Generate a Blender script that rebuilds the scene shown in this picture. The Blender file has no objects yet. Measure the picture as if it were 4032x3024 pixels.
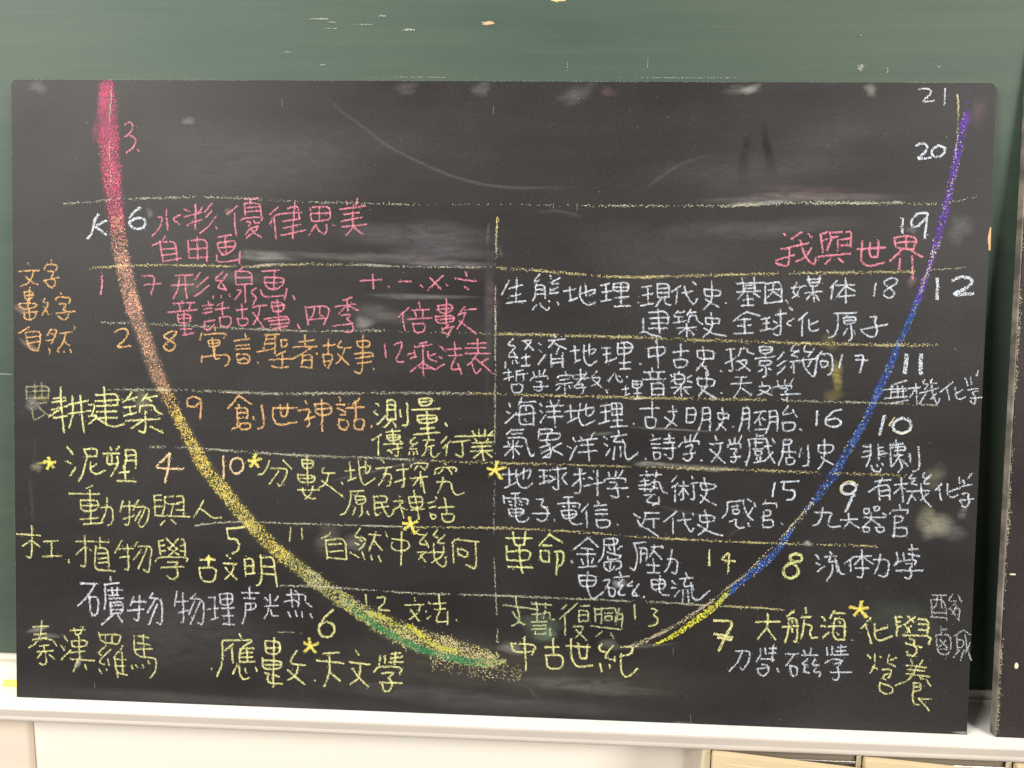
import bpy, bmesh, math, random
import numpy as np
from mathutils import Matrix, Vector
random.seed(7)
rng = np.random.default_rng(11)
S = bpy.context.scene
COL = S.collection
R = math.radians

# ------------------------------------------------------------------ camera, light, exposure
# metres; x along the wall, y into the wall, z up from the floor of the chalk tray
cam = bpy.data.objects.new('camera', bpy.data.cameras.new('camera'))
COL.objects.link(cam)
cam.data.lens = 26.786; cam.data.sensor_width = 36.0
cam.data.clip_start = 0.02; cam.data.clip_end = 60
ROT = [[0.998855, -0.020761, 0.04311], [0.045435, 0.129004, -0.990603], [0.015004, 0.991427, 0.1298]]
cam.matrix_world = Matrix.Translation(Vector([0.09279, -1.11839, 0.67433])) @ Matrix(ROT).to_4x4()
S.camera = cam

world = bpy.data.worlds.new('World'); S.world = world
world.use_nodes = True
bg = world.node_tree.nodes['Background']
bg.inputs[0].default_value = (1.0, 0.95, 0.89, 1); bg.inputs[1].default_value = 0.20

def area(name, loc, target, sx, sy, power, col=(1.0, 0.955, 0.89)):
    l = bpy.data.lights.new(name, 'AREA'); l.shape = 'RECTANGLE'; l.size = sx; l.size_y = sy
    l.energy = power; l.color = col
    o = bpy.data.objects.new(name, l); COL.objects.link(o)
    o.location = loc
    o.rotation_euler = (Vector(target) - Vector(loc)).to_track_quat('-Z', 'Y').to_euler()
    return o
# the rows of fluorescent fittings on the classroom ceiling
area('ceiling_lamp', (-1.55, -1.25, 2.05), (-0.2, 0, 0.0), 1.2, 0.3, 42)
area('ceiling_lamp', (2.10, -1.25, 2.05), (0.4, 0, 0.0), 1.2, 0.3, 34)
area('ceiling_lamp', (-3.0, -3.2, 2.05), (0.0, 0, 0.0), 1.6, 0.4, 150)
area('ceiling_lamp', (3.0, -3.2, 2.05), (0.0, 0, 0.0), 1.6, 0.4, 110)

S.view_settings.view_transform = 'Standard'; S.view_settings.look = 'None'
S.view_settings.gamma = 1; S.view_settings.use_curve_mapping = False
S.view_settings.exposure = 0.35

# ------------------------------------------------------------------ materials
def mat(name, base, rough=0.6, spec=0.5, metal=0.0):
    m = bpy.data.materials.new(name); m.use_nodes = True
    b = m.node_tree.nodes['Principled BSDF']
    b.inputs['Base Color'].default_value = (*base, 1); b.inputs['Roughness'].default_value = rough
    b.inputs['Specular IOR Level'].default_value = spec; b.inputs['Metallic'].default_value = metal
    return m
def N(m, t, **kw):
    n = m.node_tree.nodes.new(t)
    for k, v in kw.items(): setattr(n, k, v)
    return n
def L(m, a, b): m.node_tree.links.new(a, b)
def noise(m, scale, detail=4, rough=0.6, stretch=(1, 1, 1), dist=0.0, off=(0, 0, 0)):
    tc = N(m, 'ShaderNodeTexCoord'); mp = N(m, 'ShaderNodeMapping')
    mp.inputs['Scale'].default_value = stretch; mp.inputs['Location'].default_value = off
    n = N(m, 'ShaderNodeTexNoise')
    n.inputs['Scale'].default_value = scale; n.inputs['Detail'].default_value = detail
    n.inputs['Roughness'].default_value = rough; n.inputs['Distortion'].default_value = dist
    L(m, tc.outputs['Object'], mp.inputs['Vector']); L(m, mp.outputs[0], n.inputs['Vector'])
    return n.outputs['Fac']
def ramp(m, fac, a, b, lo, hi):
    r = N(m, 'ShaderNodeMapRange'); r.inputs[1].default_value = a; r.inputs[2].default_value = b
    r.inputs[3].default_value = lo; r.inputs[4].default_value = hi
    L(m, fac, r.inputs[0]); return r.outputs[0]
def math_(m, op, a, b):
    n = N(m, 'ShaderNodeMath', operation=op)
    for i, v in enumerate((a, b)):
        if isinstance(v, (int, float)): n.inputs[i].default_value = v
        else: L(m, v, n.inputs[i])
    return n.outputs[0]
def mixc(m, fac, a, b):
    n = N(m, 'ShaderNodeMix', data_type='RGBA')
    if isinstance(fac, (int, float)): n.inputs[0].default_value = fac
    else: L(m, fac, n.inputs[0])
    for i, v in ((6, a), (7, b)):
        if isinstance(v, tuple): n.inputs[i].default_value = (*v, 1)
        else: L(m, v, n.inputs[i])
    return n.outputs[2]
def base_of(m): return m.node_tree.nodes['Principled BSDF'].inputs['Base Color']
def bump(m, fac, strength, dist=0.001):
    b = N(m, 'ShaderNodeBump'); b.inputs['Strength'].default_value = strength; b.inputs['Distance'].default_value = dist
    L(m, fac, b.inputs['Height']); L(m, b.outputs[0], m.node_tree.nodes['Principled BSDF'].inputs['Normal'])

def slate(name, dark, light, rough, wipe_dir):
    m = mat(name, dark, rough, 0.22)
    big = ramp(m, noise(m, 3.0, 5, 0.6, (1, 1, 1.3), 0.6), 0.35, 0.72, 0, 1)
    wipe = ramp(m, noise(m, 4.0, 6, 0.65, wipe_dir, 0.8, (3, 1, 2)), 0.40, 0.75, 0, 1)
    grain = math_(m, 'MULTIPLY', ramp(m, noise(m, 620, 2, 0.7), 0.25, 0.75, 0.30, 1.75), ramp(m, noise(m, 230, 3, 0.7), 0.3, 0.7, 0.75, 1.25))
    c = mixc(m, math_(m, 'MULTIPLY', big, 0.70), dark, light)
    c = mixc(m, math_(m, 'MULTIPLY', wipe, 0.45), c, light)
    g = N(m, 'ShaderNodeVectorMath', operation='SCALE'); L(m, c, g.inputs[0]); L(m, grain, g.inputs['Scale'])
    L(m, g.outputs[0], base_of(m)); bump(m, noise(m, 800, 2), 0.25, 0.0004)
    return m
M_SLATE = slate('dusty_black_slate_paint', (0.0088, 0.0080, 0.0082), (0.0275, 0.0252, 0.0250), 0.55, (0.35, 1, 2.6))
M_SLATE_R = slate('worn_black_slate_paint', (0.013, 0.0100, 0.0108), (0.036, 0.027, 0.029), 0.6, (1, 1, 1))

M_GREEN = mat('green_chalkboard_enamel', (0.05, 0.09, 0.06), 0.58, 0.20)
def green_nodes(m):
    a = ramp(m, noise(m, 2.2, 5, 0.6, (0.5, 1, 3.5), 0.5), 0.3, 0.75, 0, 1)
    s = ramp(m, noise(m, 9.0, 6, 0.7, (0.22, 1, 7.0), 0.3, (1, 0, 4)), 0.42, 0.74, 0, 1)
    t = ramp(m, noise(m, 1.2, 3, 0.5, (1, 1, 1), 0.3, (7, 0, 1)), 0.35, 0.7, 0, 1)
    c = mixc(m, t, (0.036, 0.064, 0.053), (0.053, 0.074, 0.053))
    c = mixc(m, math_(m, 'MULTIPLY', a, 0.6), c, (0.076, 0.098, 0.068))
    c = mixc(m, math_(m, 'MULTIPLY', s, 0.22), c, (0.100, 0.120, 0.090))
    grain = ramp(m, noise(m, 620, 2, 0.7), 0.25, 0.75, 0.72, 1.28)
    g = N(m, 'ShaderNodeVectorMath', operation='SCALE'); L(m, c, g.inputs[0]); L(m, grain, g.inputs['Scale'])
    L(m, g.outputs[0], base_of(m)); bump(m, noise(m, 700, 2), 0.15, 0.0004)
green_nodes(M_GREEN)

def dusty(name, base, dust, rough, amount, spec=0.5, metal=0.0, stretch=(0.4, 1, 2)):
    m = mat(name, base, rough, spec, metal)
    f = ramp(m, noise(m, 14, 6, 0.65, stretch, 0.4), 0.4, 0.72, 0, amount)
    L(m, mixc(m, f, base, dust), base_of(m))
    return m
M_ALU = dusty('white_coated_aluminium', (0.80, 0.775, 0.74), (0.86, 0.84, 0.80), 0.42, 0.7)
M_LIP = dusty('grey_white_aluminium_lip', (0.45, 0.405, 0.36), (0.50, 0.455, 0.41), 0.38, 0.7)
M_RAIL = dusty('pale_aluminium', (0.60, 0.56, 0.47), (0.74, 0.70, 0.62), 0.4, 0.6)
M_WALL = dusty('cream_wall_paint', (0.945, 0.88, 0.785), (0.95, 0.895, 0.815), 0.75, 0.6, 0.3)
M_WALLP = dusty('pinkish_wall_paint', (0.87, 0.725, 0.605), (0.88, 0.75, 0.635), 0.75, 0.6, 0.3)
M_BEIGE = dusty('beige_enamelled_steel', (0.60, 0.475, 0.295), (0.66, 0.54, 0.36), 0.45, 0.5)
M_FRAME = dusty('pale_beige_enamelled_steel', (0.66, 0.56, 0.39), (0.70, 0.60, 0.42), 0.45, 0.5)
M_GREYST = dusty('grey_beige_steel', (0.60, 0.54, 0.44), (0.52, 0.46, 0.37), 0.5, 0.5)
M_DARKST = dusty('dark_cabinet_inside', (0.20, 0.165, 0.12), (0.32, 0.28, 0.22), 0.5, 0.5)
M_STEEL = mat('bare_steel_strip', (0.55, 0.52, 0.46), 0.25, 0.5, 0.9)
M_WOOD = dusty('raw_chipped_wood', (0.48, 0.31, 0.16), (0.60, 0.44, 0.27), 0.8, 0.8, 0.2, 0, (1, 1, 1))
M_EDGE = dusty('worn_grey_board_edge', (0.10, 0.088, 0.075), (0.34, 0.30, 0.25), 0.7, 1.0, 0.2, 0, (2, 1, 1.2))

CH = {  # chalk colours as they lie on the board
 'white': (0.66, 0.715, 0.80), 'dimwhite': (0.56, 0.58, 0.60), 'lilac': (0.66, 0.65, 0.74),
 'pink': (0.74, 0.265, 0.34), 'orange': (0.72, 0.44, 0.19), 'paleorange': (0.84, 0.62, 0.36),
 'yellow': (0.76, 0.74, 0.335), 'paleyellow': (0.74, 0.77, 0.33), 'dimyellow': (0.46, 0.43, 0.27), 'palegreen': (0.62, 0.70, 0.36),
 'star': (0.78, 0.68, 0.15), 'paleline': (0.55, 0.54, 0.40), 'yellowline': (0.66, 0.59, 0.28), 'creamline': (0.72, 0.64, 0.42), 'orangeline': (0.78, 0.50, 0.30),
 'rosechalk': (0.40, 0.10, 0.165), 'hotpink': (0.62, 0.085, 0.17), 'peachchalk': (0.62, 0.33, 0.185), 'duskypeach': (0.44, 0.25, 0.17),
 'goldchalk': (0.76, 0.58, 0.12), 'lemonchalk': (0.80, 0.70, 0.075), 'limechalk': (0.64, 0.68, 0.045), 'greenchalk': (0.040, 0.21, 0.085),
 'bluechalk': (0.032, 0.105, 0.42), 'purplechalk': (0.135, 0.060, 0.42), 'olivechalk': (0.42, 0.42, 0.15), 'edgewear': (0.24, 0.26, 0.22), 'scuff': (0.30, 0.33, 0.28), 'warmscuff': (0.62, 0.42, 0.26)}
CM = {}
def chalk(c):
    if c not in CM:
        m = mat('chalk_' + c, CH[c], 0.95, 0.1)
        f = ramp(m, noise(m, 240, 3, 0.7), 0.3, 0.75, 0.70, 1.12)
        g = N(m, 'ShaderNodeVectorMath', operation='SCALE'); g.inputs[0].default_value = CH[c]
        L(m, f, g.inputs['Scale']); L(m, g.outputs[0], base_of(m))
        CM[c] = m
    return CM[c]
MIX = {'rose': ('rosechalk', 'rosechalk', 'hotpink'), 'pinkband': ('hotpink', 'rosechalk', 'hotpink', 'pink'), 'pinkpeach': ('hotpink', 'peachchalk', 'pink', 'peachchalk'),
 'peach': ('peachchalk', 'duskypeach', 'pink', 'orangeline'), 'dustpeach': ('duskypeach', 'peachchalk', 'duskypeach'), 'goldpeach': ('peachchalk', 'goldchalk'),
 'gold': ('goldchalk', 'goldchalk', 'orangeline', 'lemonchalk'), 'lemon': ('lemonchalk', 'goldchalk', 'yellowline'), 'olive': ('yellowline', 'olivechalk', 'paleline', 'limechalk'),
 'paleolive': ('paleline', 'olivechalk', 'paleline', 'yellowline'), 'dustlemon': ('yellowline', 'yellowline', 'creamline', 'olivechalk'), 'green': ('greenchalk',), 'greenolive': ('greenchalk', 'olivechalk', 'yellowline'),
 'lime': ('limechalk', 'limechalk', 'lemonchalk'), 'limeblue': ('limechalk', 'bluechalk'), 'blue': ('bluechalk',) * 11 + ('creamline',), 'bluecream': ('bluechalk', 'creamline'),
 'bluepurple': ('bluechalk', 'purplechalk'), 'purple': ('purplechalk',) * 18 + ('creamline',), 'purplecream': ('purplechalk', 'creamline'), 'creamline': ('creamline',)}
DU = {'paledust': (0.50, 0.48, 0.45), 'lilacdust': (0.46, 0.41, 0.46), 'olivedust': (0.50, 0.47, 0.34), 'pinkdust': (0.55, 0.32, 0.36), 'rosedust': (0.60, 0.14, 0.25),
 'orangedust': (0.58, 0.44, 0.32), 'yellowdust': (0.60, 0.52, 0.14), 'greendust': (0.30, 0.40, 0.27), 'darkfilm': (0.010, 0.009, 0.010), 'greenfilm': (0.04, 0.22, 0.08), 'violetdust': (0.20, 0.10, 0.40)}
DM = {}
def dust(c):
    if c not in DM:
        m = bpy.data.materials.new(c + '_film'); m.use_nodes = True
        nt = m.node_tree; b = nt.nodes['Principled BSDF']; out = nt.nodes['Material Output']
        b.inputs['Base Color'].default_value = (*DU[c], 1); b.inputs['Roughness'].default_value = 0.95
        b.inputs['Specular IOR Level'].default_value = 0.05
        at = N(m, 'ShaderNodeAttribute', attribute_name='dust')
        n1 = ramp(m, noise(m, 60, 5, 0.65, (0.45, 1, 1.9), 0.9), 0.28, 0.72, 0.30, 1.40)
        n2 = ramp(m, noise(m, 500, 2, 0.7), 0.28, 0.72, 0.45, 1.45)
        f = math_(m, 'MULTIPLY', math_(m, 'MULTIPLY', at.outputs['Fac'], n1), n2)
        tr = N(m, 'ShaderNodeBsdfTransparent'); mx = N(m, 'ShaderNodeMixShader')
        L(m, f, mx.inputs[0]); L(m, tr.outputs[0], mx.inputs[1]); L(m, b.outputs[0], mx.inputs[2])
        L(m, mx.outputs[0], out.inputs['Surface'])
        DM[c] = m
    return DM[c]

# ------------------------------------------------------------------ mesh helpers
def link(name, me, mats, parent=None):
    for m in (mats if isinstance(mats, (list, tuple)) else [mats]): me.materials.append(m)
    o = bpy.data.objects.new(name, me); COL.objects.link(o)
    if parent: o.parent = parent
    return o
def bm_obj(name, bm, m, parent=None, smooth=False):
    me = bpy.data.meshes.new(name); bm.to_mesh(me); bm.free()
    if smooth: me.polygons.foreach_set('use_smooth', [True] * len(me.polygons))
    return link(name, me, m, parent)
def box(bm, x0, x1, y0, y1, z0, z1):
    v = [bm.verts.new(p) for p in ((x0, y0, z0), (x1, y0, z0), (x1, y1, z0), (x0, y1, z0), (x0, y0, z1), (x1, y0, z1), (x1, y1, z1), (x0, y1, z1))]
    for f in ((3, 2, 1, 0), (4, 5, 6, 7), (0, 1, 5, 4), (1, 2, 6, 5), (2, 3, 7, 6), (3, 0, 4, 7)): bm.faces.new([v[i] for i in f])
def boxo(name, x0, x1, y0, y1, z0, z1, m, parent=None, bev=0.0, seg=2):
    bm = bmesh.new(); box(bm, x0, x1, y0, y1, z0, z1)
    if bev: bmesh.ops.bevel(bm, geom=bm.edges[:], offset=bev, segments=seg, affect='EDGES', profile=0.5)
    return bm_obj(name, bm, m, parent, False)
def extrude_x(name, prof, x0, x1, m, parent=None):
    bm = bmesh.new(); n = len(prof)
    a = [bm.verts.new((x0, y, z)) for y, z in prof]; b = [bm.verts.new((x1, y, z)) for y, z in prof]
    for i in range(n): bm.faces.new((a[i], a[(i + 1) % n], b[(i + 1) % n], b[i]))
    bm.faces.new(a[::-1]); bm.faces.new(b)
    bmesh.ops.recalc_face_normals(bm, faces=bm.faces[:])
    return bm_obj(name, bm, m, parent)
def root(name, loc, label, cat, rot=(0, 0, 0), group=None):
    o = bpy.data.objects.new(name, None); COL.objects.link(o); o.empty_display_size = 0.05
    o.location = loc; o.rotation_euler = rot; o['label'] = label; o['category'] = cat
    if group: o['group'] = group
    return o
def tag(o, label, cat, group=None):
    o['label'] = label; o['category'] = cat
    if group: o['group'] = group
    return o

PX = 0.00039          # one photograph pixel on the board, in metres
def smooth(P, it=2):
    P = np.asarray(P, float)
    for _ in range(it):
        if len(P) < 3: return P
        q = [P[0]]
        for a, b in zip(P[:-1], P[1:]): q += [a * .78 + b * .22, a * .22 + b * .78]
        q.append(P[-1]); P = np.array(q)
    return P
def resample(P, step):
    d = np.r_[0, np.cumsum(np.linalg.norm(np.diff(P, axis=0), axis=1))]
    n = max(2, int(d[-1] / step) + 1); t = np.linspace(0, d[-1], n)
    return np.stack([np.interp(t, d, P[:, i]) for i in range(P.shape[1])], 1), d[-1]
def flecks(C, size, ang=None, aspect=1.0):
    """irregular grains of chalk: five-sided chips lying on the board face"""
    n = len(C); k = 5
    th = (np.arange(k) / k * 2 * np.pi)[None, :] + rng.uniform(0, 6.28, (n, 1)) + rng.uniform(-.35, .35, (n, k))
    r = size[:, None] * rng.uniform(.55, 1.25, (n, k)) * 0.5
    x = r * np.cos(th); z = r * np.sin(th)
    if ang is not None:
        x = x * aspect; c, s = np.cos(ang)[:, None], np.sin(ang)[:, None]
        x, z = x * c - z * s, x * s + z * c
    V = np.empty((n, k, 3)); V[..., 0] = C[:, :1] + x; V[..., 2] = C[:, 1:2] + z
    V[..., 1] = -rng.uniform(.00025, .00075, (n, 1))
    # front faces look towards -y
    return V[:, ::-1, :]
def fleck_mesh(name, V, mats, parent, idx=None):
    n, k, _ = V.shape
    me = bpy.data.meshes.new(name)
    me.from_pydata(V.reshape(-1, 3).tolist(), [], np.arange(n * k).reshape(n, k).tolist())
    o = link(name, me, mats, parent)
    if idx is not None: me.polygons.foreach_set('material_index', idx.astype(np.int32))
    me.update()
    return o
def stroke_flecks(P, w, dens=1.0, press=None):
    """P in metres; w width in metres"""
    P = smooth(P); Q, ln = resample(P, .0011)
    T = np.gradient(Q, axis=0); T /= np.linalg.norm(T, axis=1)[:, None] + 1e-12
    per = max(1, round(w / .0011 * 2.0 * dens))
    Q = np.repeat(Q, per, 0); T = np.repeat(T, per, 0); n = len(Q)
    # pressure wanders along the stroke so it breaks up in places
    t = np.repeat(np.arange(n // per), per) * .35
    ph = rng.uniform(0, 6.28, 3)
    pr = .82 + .22 * np.sin(t * .5 + ph[0]) + .18 * np.sin(t * 1.3 + ph[1]) + .12 * np.sin(t * 2.9 + ph[2])
    off = rng.uniform(-1, 1, n) * .5 * w * rng.choice([1, 1, .8, 1.12], n)
    Cc = Q + np.stack([-T[:, 1], T[:, 0]], 1) * off[:, None] + T * rng.uniform(-.0007, .0007, (n, 1))
    g = np.sin(Cc[:, 0] * 3300 + 2.6 * np.sin(Cc[:, 1] * 1250)) * np.sin(Cc[:, 1] * 3000 + 2.6 * np.sin(Cc[:, 0] * 1100))
    keep = rng.uniform(0, 1, n) < np.clip(pr + .45 * g, .12, 1.0)
    far = rng.uniform(0, 1, n) < .035                    # loose dust beside the stroke
    Cc[far] += rng.normal(0, .0016, (far.sum(), 2))
    size = rng.uniform(.0008, .0016, n) * (1.0 if w > .0025 else .85)
    return Cc[keep], size[keep]

# ------------------------------------------------------------------ wall, green chalkboard, tray
YG = 0.9833 * math.sin(R(5)) + .009 * math.cos(R(5))
LEAN = R(5)
wall = boxo('wall', -0.8095, 3.2, YG + .022, YG + .12, -1.0, 2.1, M_WALL); tag(wall, 'cream painted classroom wall below and behind the green chalkboard', 'wall')
wp = boxo('wall_pillar', -2.6, -0.811, YG + .012, YG + .12, -1.0, 2.1, M_WALLP, None, .009, 6); tag(wp, 'pinkish beige wall section at the lower left under the tray', 'wall')  # left wall section, slightly proud, in a darker pinkish tone

gb = root('green_chalkboard', (0, YG, 0.0255), 'wide green wall chalkboard behind the black boards with horizontal wipe marks', 'chalkboard')
boxo('writing_surface', -2.2, 2.6, 0, .016, 0, 1.32, M_GREEN, gb)
prof = [(-.004, -.0255), (.016, -.0255), (.016, -.0006), (-.004, -.0006), (-.004, -.0095), (.002, -.0105), (.002, -.0165), (-.004, -.0175)]
extrude_x('bottom_rail', prof, -2.2, 2.6, M_RAIL, gb)

def board_mark(name, x, z, w, h, col, n, parent, size=.0014, y=-.0002):
    a = rng.normal(0, .4, (n, 2)); Cc = np.stack([x + a[:, 0] * w, z + a[:, 1] * h], 1)
    V = flecks(Cc, rng.uniform(.6, 1.3, n) * size, np.zeros(n), 2.0); V[..., 1] += y
    return fleck_mesh(name, V, chalk(col), parent)

tray = root('chalk_tray', (0, 0, 0), 'long white aluminium chalk tray with rounded lip under the boards', 'chalk tray')
tp = [(YG + .021, 0), (-.030, 0)]
lip = [(-.0306, -.0005), (-.0313, -.0014), (-.0316, -.0030), (-.0314, -.0128), (-.0322, -.0148), (-.0328, -.0172), (-.0324, -.0196), (-.0310, -.0211), (-.0285, -.0216)]
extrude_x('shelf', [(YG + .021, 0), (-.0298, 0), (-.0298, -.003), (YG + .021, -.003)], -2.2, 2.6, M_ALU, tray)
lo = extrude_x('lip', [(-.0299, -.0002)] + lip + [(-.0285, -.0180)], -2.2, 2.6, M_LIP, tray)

# ------------------------------------------------------------------ the black writing board
W2 = 0.75; H = 0.9833
bb = root('blackboard', (0, 0, 0.0004), 'large loose black board full of coloured chalk writing and a rainbow curve', 'blackboard', (-LEAN, 0, 0))
def panel(name, x0, x1, z1, t, m, parent, rad=.010):
    bm = bmesh.new(); pts = []
    for cx, cz, a0 in ((x1 - rad, z1 - rad, 0), (x0 + rad, z1 - rad, 90)):
        for k in range(7): pts.append((cx + rad * math.cos(R(a0 + 15 * k)), cz + rad * math.sin(R(a0 + 15 * k))))
    pts += [(x0, 0), (x1, 0)]
    f = [bm.verts.new((x, 0, z)) for x, z in pts]; b = [bm.verts.new((x, t, z)) for x, z in pts]
    n = len(pts)
    bm.faces.new(f); bm.faces.new(b[::-1])
    for i in range(n): bm.faces.new((f[i], b[i], b[(i + 1) % n], f[(i + 1) % n]))
    bmesh.ops.recalc_face_normals(bm, faces=bm.faces[:])
    ed = [e for e in bm.edges if abs(e.verts[0].co.y) < 1e-6 and abs(e.verts[1].co.y) < 1e-6]
    bmesh.ops.bevel(bm, geom=ed, offset=.0008, segments=2, affect='EDGES')
    return bm_obj(name, bm, m, parent)
panel('panel', -W2, W2, H, .009, M_SLATE, bb)

def pts(s): 
    v = np.array([int(q) for q in s.split()], float).reshape(-1, 2) / 2000.0
    return v

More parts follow.
